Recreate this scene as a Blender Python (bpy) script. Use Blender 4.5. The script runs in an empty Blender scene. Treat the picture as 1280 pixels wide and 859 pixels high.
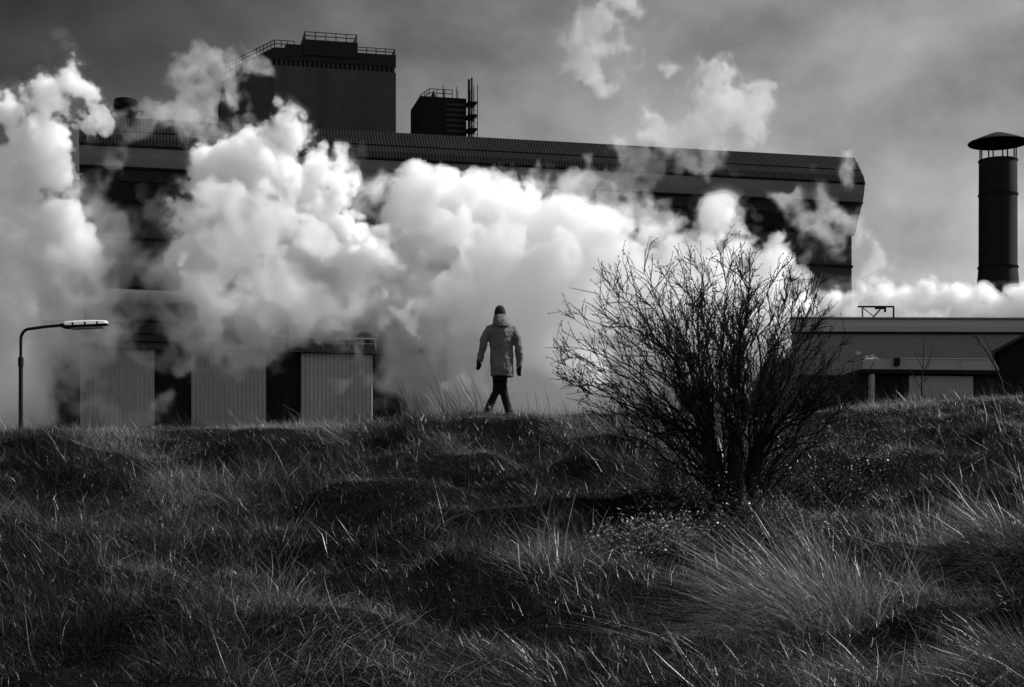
import bpy, bmesh, math, random
import numpy as np
from mathutils import Vector, Matrix, Euler

SC = bpy.context.scene
COL = SC.collection
R = math.radians
F = 2030.0            # focal length of the view in photo pixels (1280 wide)
HX, HY = 640.0, 660.0 # principal column and horizon row
CAM_Z = 1.6
TH = math.atan(0.229) # how far the long facades turn away from the viewer

def P(px, py, D):
    return Vector(((px - HX) / F * D, D, CAM_Z + (HY - py) / F * D))

def Zat(py, D):
    return CAM_Z + (HY - py) / F * D

# ------------------------------------------------------------------ materials
def mat(name, col=0.1, rough=0.8, spec=0.3, noise=0.0, nscale=1.0, stretch=(1, 1, 1), metallic=0.0, noise2=0.0, nscale2=8.0):
    m = bpy.data.materials.new(name)
    m.use_nodes = True
    nt = m.node_tree
    b = nt.nodes['Principled BSDF']
    b.inputs['Base Color'].default_value = (col, col, col, 1)
    b.inputs['Roughness'].default_value = rough
    b.inputs['Specular IOR Level'].default_value = spec
    b.inputs['Metallic'].default_value = metallic
    if noise > 0:
        tc = nt.nodes.new('ShaderNodeTexCoord')
        mp = nt.nodes.new('ShaderNodeMapping')
        mp.inputs['Scale'].default_value = stretch
        n = nt.nodes.new('ShaderNodeTexNoise')
        n.inputs['Scale'].default_value = nscale
        n.inputs['Detail'].default_value = 6
        n.inputs['Roughness'].default_value = 0.65
        nt.links.new(tc.outputs['Object'], mp.inputs['Vector'])
        nt.links.new(mp.outputs['Vector'], n.inputs['Vector'])
        mr = nt.nodes.new('ShaderNodeMapRange')
        mr.inputs['From Min'].default_value = 0.25
        mr.inputs['From Max'].default_value = 0.75
        mr.inputs['To Min'].default_value = col * (1 - noise)
        mr.inputs['To Max'].default_value = col * (1 + noise)
        nt.links.new(n.outputs['Fac'], mr.inputs['Value'])
        out = mr.outputs['Result']
        if noise2 > 0:
            n2 = nt.nodes.new('ShaderNodeTexNoise')
            n2.inputs['Scale'].default_value = nscale2
            n2.inputs['Detail'].default_value = 4
            nt.links.new(tc.outputs['Object'], n2.inputs['Vector'])
            m2 = nt.nodes.new('ShaderNodeMapRange')
            m2.inputs['From Min'].default_value = 0.3
            m2.inputs['From Max'].default_value = 0.7
            m2.inputs['To Min'].default_value = 1 - noise2
            m2.inputs['To Max'].default_value = 1 + noise2
            nt.links.new(n2.outputs['Fac'], m2.inputs['Value'])
            mu = nt.nodes.new('ShaderNodeMath'); mu.operation = 'MULTIPLY'
            nt.links.new(out, mu.inputs[0]); nt.links.new(m2.outputs['Result'], mu.inputs[1])
            out = mu.outputs[0]
        nt.links.new(out, b.inputs['Base Color'])
    return m

# ------------------------------------------------------------------ object helpers
def tag(o, label=None, cat=None, group=None, kind=None):
    if label: o['label'] = label
    if cat: o['category'] = cat
    if group: o['group'] = group
    if kind: o['kind'] = kind
    return o

def empty(name, loc=(0, 0, 0), rz=0.0):
    o = bpy.data.objects.new(name, None)
    COL.objects.link(o)
    o.location = loc
    o.rotation_euler = (0, 0, rz)
    o.empty_display_size = 0.3
    return o

def link_mesh(name, me, m=None, parent=None):
    o = bpy.data.objects.new(name, me)
    COL.objects.link(o)
    if m is not None: me.materials.append(m)
    if parent is not None: o.parent = parent
    return o

class MB:
    """collects shapes into one mesh"""
    def __init__(s): s.v, s.f = [], []
    def add(s, vs, fs):
        k = len(s.v); s.v += [tuple(v) for v in vs]; s.f += [tuple(i + k for i in f) for f in fs]
        return s
    def box(s, x0, x1, y0, y1, z0, z1):
        vs = [(x0,y0,z0),(x1,y0,z0),(x1,y1,z0),(x0,y1,z0),(x0,y0,z1),(x1,y0,z1),(x1,y1,z1),(x0,y1,z1)]
        return s.add(vs, [(0,3,2,1),(4,5,6,7),(0,1,5,4),(1,2,6,5),(2,3,7,6),(3,0,4,7)])
    def prism(s, pts, z0, z1):
        n = len(pts)
        vs = [(x, y, z0) for x, y in pts] + [(x, y, z1) for x, y in pts]
        fs = [(i, (i+1) % n, n + (i+1) % n, n + i) for i in range(n)]
        return s.add(vs, fs + [tuple(range(n-1, -1, -1)), tuple(range(n, 2*n))])
    def tube(s, pts, rads, n=8, cap=True):
        pts = [Vector(p) for p in pts]
        if not hasattr(rads, '__len__'): rads = [rads] * len(pts)
        rings = []
        up = Vector((0, 0, 1))
        ref = None
        for i, p in enumerate(pts):
            a = pts[max(i-1, 0)]; b = pts[min(i+1, len(pts)-1)]
            t = (b - a).normalized()
            if ref is None:
                ref = t.orthogonal().normalized()
            x = (ref - t * ref.dot(t))
            if x.length < 1e-6: x = t.orthogonal()
            x.normalize(); ref = x
            y = t.cross(x)
            rings.append([p + (x * math.cos(k*2*math.pi/n) + y * math.sin(k*2*math.pi/n)) * rads[i] for k in range(n)])
        vs = [v for r in rings for v in r]
        fs = []
        for i in range(len(pts) - 1):
            for k in range(n):
                fs.append((i*n + k, i*n + (k+1) % n, (i+1)*n + (k+1) % n, (i+1)*n + k))
        if cap:
            fs.append(tuple(range(n-1, -1, -1)))
            m = (len(pts)-1)*n
            fs.append(tuple(m + k for k in range(n)))
        return s.add(vs, fs)
    def lathe(s, prof, n=32, c=(0, 0)):
        vs, fs = [], []
        for r, z in prof:
            for k in range(n):
                a = k * 2 * math.pi / n
                vs.append((c[0] + r * math.cos(a), c[1] + r * math.sin(a), z))
        for i in range(len(prof) - 1):
            for k in range(n):
                fs.append((i*n + k, i*n + (k+1) % n, (i+1)*n + (k+1) % n, (i+1)*n + k))
        fs.append(tuple(range(n-1, -1, -1)))
        m = (len(prof)-1)*n
        fs.append(tuple(m + k for k in range(n)))
        return s.add(vs, fs)
    def loft(s, rings, cap=True):
        n = len(rings[0]); vs = [v for r in rings for v in r]; fs = []
        for i in range(len(rings) - 1):
            for k in range(n):
                fs.append((i*n + k, i*n + (k+1) % n, (i+1)*n + (k+1) % n, (i+1)*n + k))
        if cap:
            fs.append(tuple(range(n-1, -1, -1)))
            m = (len(rings)-1)*n
            fs.append(tuple(m + k for k in range(n)))
        return s.add(vs, fs)
    def build(s, name, m=None, parent=None, smooth=False, bevel=0):
        me = bpy.data.meshes.new(name)
        me.from_pydata(s.v, [], s.f)
        bm = bmesh.new(); bm.from_mesh(me)
        bmesh.ops.recalc_face_normals(bm, faces=bm.faces)
        bm.to_mesh(me); bm.free()
        if smooth:
            me.polygons.foreach_set('use_smooth', [True] * len(me.polygons))
            try: me.set_sharp_from_angle(angle=R(40))
            except Exception: pass
        o = link_mesh(name, me, m, parent)
        if bevel > 0:
            b = o.modifiers.new('bevel', 'BEVEL'); b.width = bevel; b.segments = 2; b.limit_method = 'ANGLE'
        return o

def fast_mesh(name, verts, quads=None, tris=None):
    me = bpy.data.meshes.new(name)
    nq = 0 if quads is None else len(quads)
    nt = 0 if tris is None else len(tris)
    me.vertices.add(len(verts))
    me.vertices.foreach_set('co', np.ascontiguousarray(verts, dtype=np.float32).ravel())
    idx, starts = [], []
    if nq:
        idx.append(np.asarray(quads, dtype=np.int32).ravel()); starts.append(np.arange(nq, dtype=np.int32) * 4)
    if nt:
        idx.append(np.asarray(tris, dtype=np.int32).ravel()); starts.append(np.arange(nt, dtype=np.int32) * 3 + nq * 4)
    idx = np.concatenate(idx); starts = np.concatenate(starts)
    me.loops.add(len(idx)); me.loops.foreach_set('vertex_index', idx)
    me.polygons.add(nq + nt); me.polygons.foreach_set('loop_start', starts)
    me.update(calc_edges=True)
    return me

# ------------------------------------------------------------------ world, sun, camera
SUN_EL, SUN_AZ = R(45), R(74)      # azimuth: to the right of the view direction (+Y)
def make_light():
    w = bpy.data.worlds.new('World'); SC.world = w; w.use_nodes = True
    nt = w.node_tree; nt.nodes.clear()
    N = nt.nodes.new; L = nt.links.new
    out = N('ShaderNodeOutputWorld'); bg = N('ShaderNodeBackground')
    sky = N('ShaderNodeTexSky'); sky.sky_type = 'NISHITA'; sky.sun_disc = False
    sky.sun_elevation = SUN_EL; sky.sun_rotation = SUN_AZ
    sky.air_density = 1.0; sky.dust_density = 1.0
    bw = N('ShaderNodeRGBToBW'); L(sky.outputs[0], bw.inputs[0])
    tc = N('ShaderNodeTexCoord')
    # drifting cloud cover: broad soft masses and a finer mottling
    mp = N('ShaderNodeMapping'); mp.inputs['Scale'].default_value = (1, 1, 1.35); L(tc.outputs['Generated'], mp.inputs['Vector'])
    n1 = N('ShaderNodeTexNoise'); n1.inputs['Scale'].default_value = 8.5; n1.inputs['Detail'].default_value = 8; n1.inputs['Roughness'].default_value = 0.52; n1.inputs['Distortion'].default_value = 0.1
    L(mp.outputs[0], n1.inputs['Vector'])
    r1 = N('ShaderNodeMapRange'); r1.inputs['From Min'].default_value = 0.34; r1.inputs['From Max'].default_value = 0.66
    r1.inputs['To Min'].default_value = 0.52; r1.inputs['To Max'].default_value = 1.25
    L(n1.outputs['Fac'], r1.inputs['Value'])
    # the sky darkens smoothly toward its upper left part
    dv = Vector((-0.36, 1.0, 0.36)).normalized()
    dot = N('ShaderNodeVectorMath'); dot.operation = 'DOT_PRODUCT'; L(tc.outputs['Generated'], dot.inputs[0]); dot.inputs[1].default_value = dv
    r2 = N('ShaderNodeMapRange'); r2.interpolation_type = 'SMOOTHSTEP'
    r2.inputs['From Min'].default_value = math.cos(R(19)); r2.inputs['From Max'].default_value = math.cos(R(3))
    r2.inputs['To Min'].default_value = 1.0; r2.inputs['To Max'].default_value = 0.28
    L(dot.outputs['Value'], r2.inputs['Value'])
    m1 = N('ShaderNodeMath'); m1.operation = 'MULTIPLY'; L(r1.outputs[0], m1.inputs[0]); L(r2.outputs[0], m1.inputs[1])
    m2 = N('ShaderNodeMath'); m2.operation = 'MULTIPLY'; L(bw.outputs[0], m2.inputs[0]); L(m1.outputs[0], m2.inputs[1])
    # added fill: unseen sky behind the viewer brightened to lift shaded fronts
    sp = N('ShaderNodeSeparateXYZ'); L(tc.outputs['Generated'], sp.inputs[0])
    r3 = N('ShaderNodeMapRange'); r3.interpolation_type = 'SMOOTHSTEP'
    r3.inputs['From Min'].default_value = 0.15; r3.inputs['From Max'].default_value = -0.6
    r3.inputs['To Min'].default_value = 1.0; r3.inputs['To Max'].default_value = REAR_FILL
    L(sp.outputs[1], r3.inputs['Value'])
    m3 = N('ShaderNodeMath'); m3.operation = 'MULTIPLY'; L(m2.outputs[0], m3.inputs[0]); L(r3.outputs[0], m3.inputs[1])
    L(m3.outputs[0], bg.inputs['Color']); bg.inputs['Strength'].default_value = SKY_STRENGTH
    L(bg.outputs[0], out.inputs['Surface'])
    w.cycles.sampling_method = 'MANUAL'; w.cycles.sample_map_resolution = 512
    l = bpy.data.lights.new('sun', 'SUN'); l.energy = SUN_STRENGTH; l.angle = R(0.5); l.color = (1, 1, 1)
    o = bpy.data.objects.new('sun', l); COL.objects.link(o)
    d = Vector((math.sin(SUN_AZ) * math.cos(SUN_EL), math.cos(SUN_AZ) * math.cos(SUN_EL), math.sin(SUN_EL)))
    o.rotation_euler = d.to_track_quat('Z', 'Y').to_euler()
    o.location = (30, 60, 80)
REAR_FILL = 1.8
SKY_STRENGTH, SUN_STRENGTH = 0.056, 4.6

def make_camera():
    c = bpy.data.cameras.new('camera'); o = bpy.data.objects.new('camera', c); COL.objects.link(o)
    c.sensor_width = 36; c.lens = 36 * F / 1280
    c.shift_y = (HY - 429.5) / 1280
    c.clip_end = 20000; c.clip_start = 0.1
    o.location = (0, 0, CAM_Z); o.rotation_euler = (R(90), 0, 0)
    SC.camera = o

def render_settings():
    v = SC.view_settings
    v.view_transform = 'Standard'; v.look = 'None'; v.gamma = 1; v.exposure = 0.75; v.use_curve_mapping = False
    cy = SC.cycles
    cy.use_denoising = True
    try: cy.denoiser = 'OPENIMAGEDENOISE'; cy.denoising_prefilter = 'ACCURATE'
    except Exception: pass
    cy.max_bounces = 24; cy.diffuse_bounces = 3; cy.glossy_bounces = 2; cy.transmission_bounces = 4
    cy.volume_bounces = VOL_BOUNCES; cy.transparent_max_bounces = 64
    cy.use_adaptive_sampling = True; cy.adaptive_threshold = 0.02
    cy.sample_clamp_indirect = 6
    cy.caustics_reflective = False; cy.caustics_refractive = False
VOL_BOUNCES = 16
# ------------------------------------------------------------------ works buildings
class Facade:
    """straight front that recedes to the right; u along it, d toward the viewer"""
    def __init__(s, D0, th=TH, off=0.0):
        s.D0, s.th = D0, th
        s.u = Vector((math.cos(th), math.sin(th), 0)); s.n = Vector((math.sin(th), -math.cos(th), 0))
        s.o = Vector((0, D0, 0))
    def U(s, px):
        t = (px - HX) / F
        return s.D0 * t / (math.cos(s.th) - t * math.sin(s.th))
    def D(s, px): return s.D0 + s.U(px) * math.sin(s.th)
    def Z(s, px, py): return Zat(py, s.D(px))
    def pt(s, u, d, z): return s.o + s.u * u + s.n * d + Vector((0, 0, z))
    def box(s, mb, u0, u1, d0, d1, z0, z1):
        vs = [s.pt(u, d, z) for z in (z0, z1) for u, d in ((u0, d1), (u1, d1), (u1, d0), (u0, d0))]
        return mb.add(vs, [(0,3,2,1),(4,5,6,7),(0,1,5,4),(1,2,6,5),(2,3,7,6),(3,0,4,7)])
    def strip(s, mb, u0, u1, pr, thick=0.25, pitch=0.0, amp=0.0, n=1):
        """profile pr = [(d, z) ...] swept along u; optional corrugation (ribs run down the profile)"""
        if pitch > 0: us = np.arange(u0, u1, pitch / 4)
        else: us = np.linspace(u0, u1, n + 1)
        if us[-1] < u1 - 1e-6: us = np.append(us, u1)
        k = len(pr)
        nrm = []
        for i in range(k):
            a = pr[max(i-1, 0)]; b = pr[min(i+1, k-1)]
            t = Vector((b[0]-a[0], b[1]-a[1])).normalized(); nrm.append((-t.y, t.x) if -t.y > 0 or abs(t.y) < 1e-6 and t.x > 0 else (t.y * -1, t.x))
        vs = []
        for i, u in enumerate(us):
            w = (amp if (i % 4) in (1, 2) else 0.0) if pitch > 0 else 0.0
            for (d, z), nn in zip(pr, nrm): vs.append(s.pt(u, d + nn[0] * w, z + nn[1] * w))
        m = len(vs)
        for i, u in enumerate(us):
            for (d, z), nn in zip(pr, nrm): vs.append(s.pt(u, d - nn[0] * thick, z - nn[1] * thick))
        fs = []
        L = len(us)
        for i in range(L - 1):
            for j in range(k - 1):
                a = i*k + j
                fs.append((a, a+1, a+k+1, a+k)); fs.append((m+a, m+a+k, m+a+k+1, m+a+1))
            a = i*k; fs.append((a, a+k, m+a+k, m+a)); a = i*k + k-1; fs.append((a, m+a, m+a+k, a+k))
        for j in range(k - 1):
            fs.append((j, m+j, m+j+1, j+1)); a = (L-1)*k + j; fs.append((a, a+1, m+a+1, m+a))
        return mb.add(vs, fs)

def rail(f, mb, u0, u1, d, z0, h=1.1, step=1.8, r=0.035, mids=2):
    n = max(1, int(round((u1 - u0) / step)))
    for i in range(n + 1):
        u = u0 + (u1 - u0) * i / n
        mb.tube([f.pt(u, d, z0), f.pt(u, d, z0 + h)], r, 5)
    for k in range(mids):
        z = z0 + h * (1 - 0.5 * k)
        mb.tube([f.pt(u0, d, z), f.pt(u1, d, z)], r, 5)
    return mb

def rail_path(mb, pts, h=1.1, step=1.8, r=0.035):
    for a, b in zip(pts[:-1], pts[1:]):
        a, b = Vector(a), Vector(b)
        n = max(1, int(round((b - a).length / step)))
        for i in range(n + 1):
            p = a.lerp(b, i / n); mb.tube([p, p + Vector((0, 0, h))], r, 5)
        for k in (1.0, 0.52): mb.tube([a + Vector((0, 0, h*k)), b + Vector((0, 0, h*k))], r, 5)
    return mb

def make_buildings():
    M = {}
    M['dark'] = mat('dark_cladding', 0.042, 0.85, 0.06, 0.4, 0.25, (1, 1, 0.15), noise2=0.12, nscale2=1.5)
    M['darker'] = mat('black_cladding', 0.02, 0.85, 0.06, 0.3, 0.3, (1, 1, 0.15))
    M['pale'] = mat('pale_band', 0.16, 0.7, 0.2, 0.16, 0.2, (1, 1, 0.12), noise2=0.06, nscale2=2.0)
    M['roof'] = mat('roof_sheet', 0.009, 0.9, 0.04, 0.3, 0.3, noise2=0.15, nscale2=3.0)
    M['steel'] = mat('painted_steel', 0.035, 0.8, 0.05)
    M['trim'] = mat('black_trim', 0.012, 0.85, 0.04)
    M['panel'] = mat('pale_cladding', 0.23, 0.7, 0.2, 0.12, 0.3, (1, 1, 0.12), noise2=0.05, nscale2=2.5)
    M['grey'] = mat('grey_cladding', 0.16, 0.7, 0.2, 0.10, 0.2, (1, 1, 0.2), noise2=0.05, nscale2=2.0)
    M['fascia'] = mat('grey_fascia', 0.27, 0.7, 0.2, 0.08, 0.25)
    M['galv'] = mat('galvanised_steel', 0.16, 0.7, 0.15)
    # ---- the big hall
    f = Facade(160)
    root = empty('mill_hall', f.pt(f.U(640), 0, 0))
    root.rotation_euler = (0, 0, 0)
    tag(root, 'huge dark steelworks hall with curved eaves and a pale band, behind the steam', 'factory hall')
    inv = Matrix.Translation(root.location).inverted()
    def part(mb, name, m, parent=root, smooth=False):
        o = mb.build(name, m, parent, smooth)
        w = Vector(); p = parent
        while p is not None: w += Vector(p.location); p = p.parent
        o.data.transform(Matrix.Translation(-w))
        return o
    u0, u1 = f.U(100), f.U(1068)
    mb = MB(); f.box(mb, u0 + .3, u1 - .3, 0, -37.8, 0, 39.5); part(mb, 'wall', M['dark'])
    mb = MB(); f.strip(mb, u0, u1, [(-38, 40.1), (-0.1, 39.9)], 0.3); part(mb, 'roof_deck', M['darker'])
    mb = MB(); f.strip(mb, u0, u1, [(-0.05, 39.92), (0.85, 38.98), (1.55, 38.3)], 0.12, 0.30, 0.035); part(mb, 'corrugated_eave', M['roof'])
    mb = MB(); f.strip(mb, u0, u1, [(1.55, 38.2), (2.2, 37.5), (2.5, 36.85)], 0.12, 0.30, 0.025); part(mb, 'corrugated_fascia', M['roof'])
    mb = MB(); f.box(mb, u0, u1, 2.62, 2.3, 36.62, 36.82); part(mb, 'gutter', M['trim'])
    mb = MB(); f.strip(mb, u0, u1, [(2.5, 36.6), (2.3, 35.7), (2.0, 34.95)], 0.12); part(mb, 'pale_band', M['pale'])
    mb = MB(); f.box(mb, u0, u1, 2.1, 1.8, 34.72, 34.92); part(mb, 'lower_gutter', M['trim'])
    mb = MB(); f.strip(mb, u0, u1, [(1.85, 34.7), (1.2, 33.75)], 0.12); part(mb, 'under_band', M['dark'])
    mb = MB(); f.strip(mb, u0, u1, [(1.1, 33.7), (0.45, 32.4), (0.05, 31.9)], 0.12, 1.2, 0.05); part(mb, 'soffit_band', M['darker'])
    # end caps close the overhanging profile
    for ue in (u0 + 0.12, u1 - 0.12):
        mb = MB()
        pr = [(-2, 39.7), (-0.1, 39.8), (0.85, 39.2), (1.45, 38.45), (2.1, 37.5), (2.4, 36.7), (2.2, 35.7), (1.85, 34.85), (1.1, 33.8), (0.4, 32.5), (0, 31.9), (-2, 31.9)]
        a = [f.pt(ue - 0.1, d, z) for d, z in pr]; b = [f.pt(ue + 0.1, d, z) for d, z in pr]
        mb.loft([a, b]); part(mb, 'end_cap', M['darker'])
    # cladding joints and pilasters on the wall below the eaves
    mb = MB()
    for z in (28.5, 24.0, 19.5, 12.0): f.box(mb, u0 + .2, u1 - .2, 0.12, 0.003, z, z + 0.25)
    part(mb, 'wall_rail', M['trim'])
    # ---- tower on the roof
    ft = Facade(168)
    uA, uB = ft.U(343), ft.U(495)
    zt = ft.Z(495, 69); zc = ft.Z(447, 54)
    zb = 40.5
    pA, pB = ft.pt(uA, 0, 0), ft.pt(uB, 0, 0)
    # chamfered left face goes back and to the left
    pL = P(281, 0, ft.D(343) + 8.5); pL.z = 0
    back = ft.n * -20
    foot = [pL, pA, pB, pB + back, pL + back * 0.75]
    root2 = empty('roof_tower', pA)
    tag(root2, 'tall dark tower block with railed stepped roof, standing on the big hall', 'tower')
    def part2(mb, name, m, smooth=False):
        return part(mb, name, m, root2, smooth)
    ze = ft.Z(495, 91)
    mb = MB(); mb.prism([(p.x, p.y) for p in foot], zb, ze); part2(mb, 'wall', mat('tower_cladding', 0.055, 0.85, 0.06, 0.32, 0.3, (1, 1, 0.15), noise2=0.08, nscale2=1.2))
    def grow(k):
        c = sum((Vector(p) for p in foot), Vector()) / 5
        return [((p.x - c.x) * k + c.x, (p.y - c.y) * k + c.y) for p in foot]
    zm = ft.Z(495, 84)
    mb = MB(); mb.prism(grow(0.985), ze + .004, zm - .004); part2(mb, 'recess_band', M['trim'])
    mb = MB()
    nn = 26
    for i in range(nn):
        u = uA + (uB - uA) * (i + 0.5) / nn
        ft.box(mb, u - 0.12, u + 0.12, -0.05, -0.4, ze + 0.01, zm - 0.01)
    part2(mb, 'recess_post', M['dark'])
    mb = MB(); mb.prism(grow(1.0), zm, zt); part2(mb, 'parapet', M['darker'])
    uC, uDd = ft.U(380), ft.U(447)
    mb = MB(); ft.box(mb, uC, uDd, 0.15, -8, zt - 0.6, zc); part2(mb, 'raised_parapet', M['darker'])
    mb = MB()
    ft.box(mb, ft.U(357), uC - .01, 0.0, -8, zt + .002, ft.Z(376, 56)); part2(mb, 'stepped_parapet', M['darker'])
    mb = MB()
    rail_path(mb, [ft.pt(uC + .1, 0, zc), ft.pt(uDd - .1, 0, zc)], 0.8, 1.0, 0.05)
    rail_path(mb, [ft.pt(uC + .1, 0, zc), ft.pt(uC + .1, -5, zc)], 0.8, 1.4, 0.05)
    rail_path(mb, [ft.pt(uDd - .1, 0, zc), ft.pt(uDd - .1, -6, zc)], 0.8, 1.4, 0.05)
    rail_path(mb, [ft.pt(uDd, -0.2, zt), ft.pt(uB - .1, -0.2, zt), ft.pt(uB - .1, -6, zt)], 0.62, 0.9, 0.05)
    pLz = pL + Vector((.15, -.02, zt)); pAz = pA + Vector((0, 0.1, zt))
    rail_path(mb, [pLz, pAz, ft.pt(ft.U(368), -0.1, zt)], 0.75, 0.75, 0.05)
    part2(mb, 'railing', M['steel'])
    # ---- small plant room with a scaffold stair
    fs = Facade(170)
    ua, ub = fs.U(525), fs.U(583)
    zr = fs.Z(560, 122)
    root3 = empty('plant_room', fs.pt(ua, 0, 40.4)); tag(root3, 'small dark plant room with aerials on the roof right of the tower', 'plant room')
    def part3(mb, name, m, parent=root3, smooth=False): return part(mb, name, m, parent, smooth)
    mb = MB(); fs.box(mb, ua, ub, 0, -6, 40.4, zr); part3(mb, 'wall', M['trim'])
    mb = MB()
    for k in range(6):
        z = zr - 0.8 - k * 0.55
        fs.box(mb, fs.U(558), ub - .05, 0.08, 0.003, z, z + 0.18)
    part3(mb, 'louvre', M['dark'])
    mb = MB()
    rail_path(mb, [fs.pt(ua + 0.5, -3, zr), fs.pt(fs.U(537), -.2, zr), fs.pt(fs.U(566), -.2, zr)], 0.85, 0.8, 0.045)
    part3(mb, 'railing', M['steel'])
    for px, top, dd in ((556, 103, -1), (559, 106, -2), (574, 104, -1.5), (578, 106, -2.5)):
        mb = MB(); u = fs.U(px); mb.tube([fs.pt(u, dd, zr), fs.pt(u, dd, fs.Z(px, top))], 0.045, 5); part3(mb, 'aerial', M['steel'])
    mb = MB(); mb.tube([fs.pt(fs.U(544), -1, zr), fs.pt(fs.U(544), -1, zr + .35), fs.pt(fs.U(544), -1, zr + .9)], [.35, .25, .04], 8); part3(mb, 'vent_cowl', M['trim'])
    # scaffold tower
    root4 = empty('scaffold_tower', fs.pt(fs.U(585), 1, 40.4)); tag(root4, 'open scaffold stair with two thick uprights against the plant room', 'scaffold')
    mb = MB()
    for px, top, r in ((585, 101, .13), (588.5, 99, .10)):
        mb.tube([fs.pt(fs.U(px), .5, 40.2), fs.pt(fs.U(px), .5, fs.Z(px, top))], r, 6)
    part(mb, 'upright', M['trim'], root4)
    mb = MB()
    for px, dd in ((591, .6), (595.5, .6), (595.5, -1.4), (591, -1.4)):
        mb.tube([fs.pt(fs.U(px), dd, 40.2), fs.pt(fs.U(px), dd, fs.Z(px, 108))], .045, 5)
    for k in range(8):
        z = 40.6 + k * 0.62
        for dd in (.6, -1.4): mb.tube([fs.pt(fs.U(588), dd, z), fs.pt(fs.U(595.5), dd, z)], .03, 4)
        mb.tube([fs.pt(fs.U(591), .6, z), fs.pt(fs.U(595.5), .6, z + .62)], .025, 4)
    part(mb, 'brace', M['steel'], root4)
    for py in (130, 146, 163):
        mb = MB(); z = fs.Z(590, py); fs.box(mb, fs.U(583.3), fs.U(595), .8, -1.4, z - .07, z + .07); part(mb, 'platform', M['trim'], root4)
    # ---- round vent on the roof
    Dv = 158; c = P(157.5, 146, Dv); w = Dv / F
    root5 = empty('roof_vent', (c.x, c.y, 40.1)); tag(root5, 'squat round ventilator drum at the left end of the roof', 'roof vent')
    zv = lambda py: Zat(py, Dv) - 40.1
    mb = MB(); mb.lathe([(11*w, zv(149)), (11*w, zv(144)), (15*w, zv(139)), (15.4*w, zv(133)), (15*w, zv(129)), (13.5*w, zv(126.5)), (13*w, zv(126))], 28); mb.build('drum', M['trim'], root5, True)
    mb = MB(); mb.lathe([(14.2*w, zv(126.6)), (14.2*w, zv(125.2)), (12*w, zv(125.0))], 28); mb.build('rim', M['steel'], root5, True)
    for a, b in ((-16, -10), (12, 22)):
        mb = MB(); mb.tube([(a*w, -0.6, zv(146)), (a*w, -0.6, zv(141))], .06, 5); mb.tube([(a*w, -.6, zv(141)), (b*w, -.6, zv(141))], .06, 5); mb.tube([(b*w, -.6, zv(146)), (b*w, -.6, zv(141))], .06, 5)
        mb.build('stay', M['steel'], root5)
    # ---- the annex with pale and dark bays
    fa = Facade(124)
    u0, u1 = fa.U(-70), fa.U(500)
    zt = fa.Z(100, 435)
    root6 = empty('annex_building', fa.pt(fa.U(300), 0, 0)); tag(root6, 'long low annex with alternating pale ribbed and black bays below a railed roof', 'annex')
    mb = MB(); fa.box(mb, u0, u1, 0, -14, 0, zt); part(mb, 'wall', M['trim'], root6)
    for a, b in ((100, 193), (239, 332), (376, 465)):
        mb = MB(); fa.strip(mb, fa.U(a), fa.U(b), [(0.28, zt - 0.02), (0.28, 0.0)], 0.2, 0.3, 0.045)
        mb2 = mb; o = part(mb2, 'pale_panel', M['panel'], root6)
        o['label'] = {100: 'pale ribbed panel half veiled by wisps', 239: 'middle pale ribbed panel', 376: 'pale ribbed panel nearest the walker'}[a]
        mb = MB(); fa.box(mb, fa.U(a), fa.U(b), 0.36, 0.335, zt * 0.62, zt * 0.62 + 0.05); part(mb, 'panel_joint', M['grey'], o) if False else None
    mb = MB(); fa.box(mb, u0 - .2, u1 + .2, 0.8, 0.02, zt + 0.004, zt + 0.35); part(mb, 'roof_edge', M['dark'], root6)
    mb = MB(); rail(fa, mb, fa.U(318), fa.U(468), 0.7, zt + .36, 0.75, 1.0, 0.05); part(mb, 'railing', M['galv'], root6)
    mb = MB(); fa.box(mb, fa.U(-70), fa.U(318), -0.6, -5, zt + .36, fa.Z(190, 402)); part(mb, 'upper_wall', M['dark'], root6)
    mb = MB()
    for py in (425, 415, 404): fa.box(mb, fa.U(-70), fa.U(318), -0.35, -0.597, fa.Z(190, py) - .06, fa.Z(190, py) + .06)
    part(mb, 'ledge', M['dark'], root6)
    mb = MB(); za, zb_ = fa.Z(190, 400), fa.Z(190, 363)
    pr = [(0.2, za), (0.35, za + (zb_-za)*.45), (0.1, za + (zb_-za)*.75), (-0.6, za + (zb_-za)*.95), (-1.4, zb_)]
    fa.strip(mb, fa.U(138), fa.U(330), pr, 0.2, n=1); part(mb, 'curved_hood', mat('hood_sheet', 0.05, 0.8, 0.1, 0.3, 0.5), root6, True)
    mb = MB(); fa.box(mb, fa.U(138), fa.U(330), -0.61, -4, fa.Z(190, 400), fa.Z(190, 366)); part(mb, 'hood_wall', M['dark'], root6)
    for px in (139, 169, 190):
        mb = MB(); fa.strip(mb, fa.U(px), fa.U(px) + .1, [(d + .06, z + .03) for d, z in pr], 0.05); part(mb, 'hood_seam', M['dark'], root6)
    # ---- flat roofed shed on the right
    fb = Facade(88, math.atan(0.02))
    u0, u1 = fb.U(988), fb.U(1420)
    zt = fb.Z(1100, 398); zf = fb.Z(1100, 415)
    root7 = empty('flat_shed', fb.pt(fb.U(1100), 0, 0)); tag(root7, 'long grey flat roofed shed with a lighter fascia, behind the bare shrub', 'shed')
    a_, b_ = fb.pt(u0 + .1, 0, 0), fb.pt(u1, 0, 0); ra = Vector((a_.x, a_.y, 0)).normalized() * 9; rb = Vector((0, 9, 0))
    mb = MB(); mb.prism([(p.x, p.y) for p in (a_, b_, b_ + rb, a_ + ra)], 0, zf - .06); part(mb, 'wall', M['grey'], root7)
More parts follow.
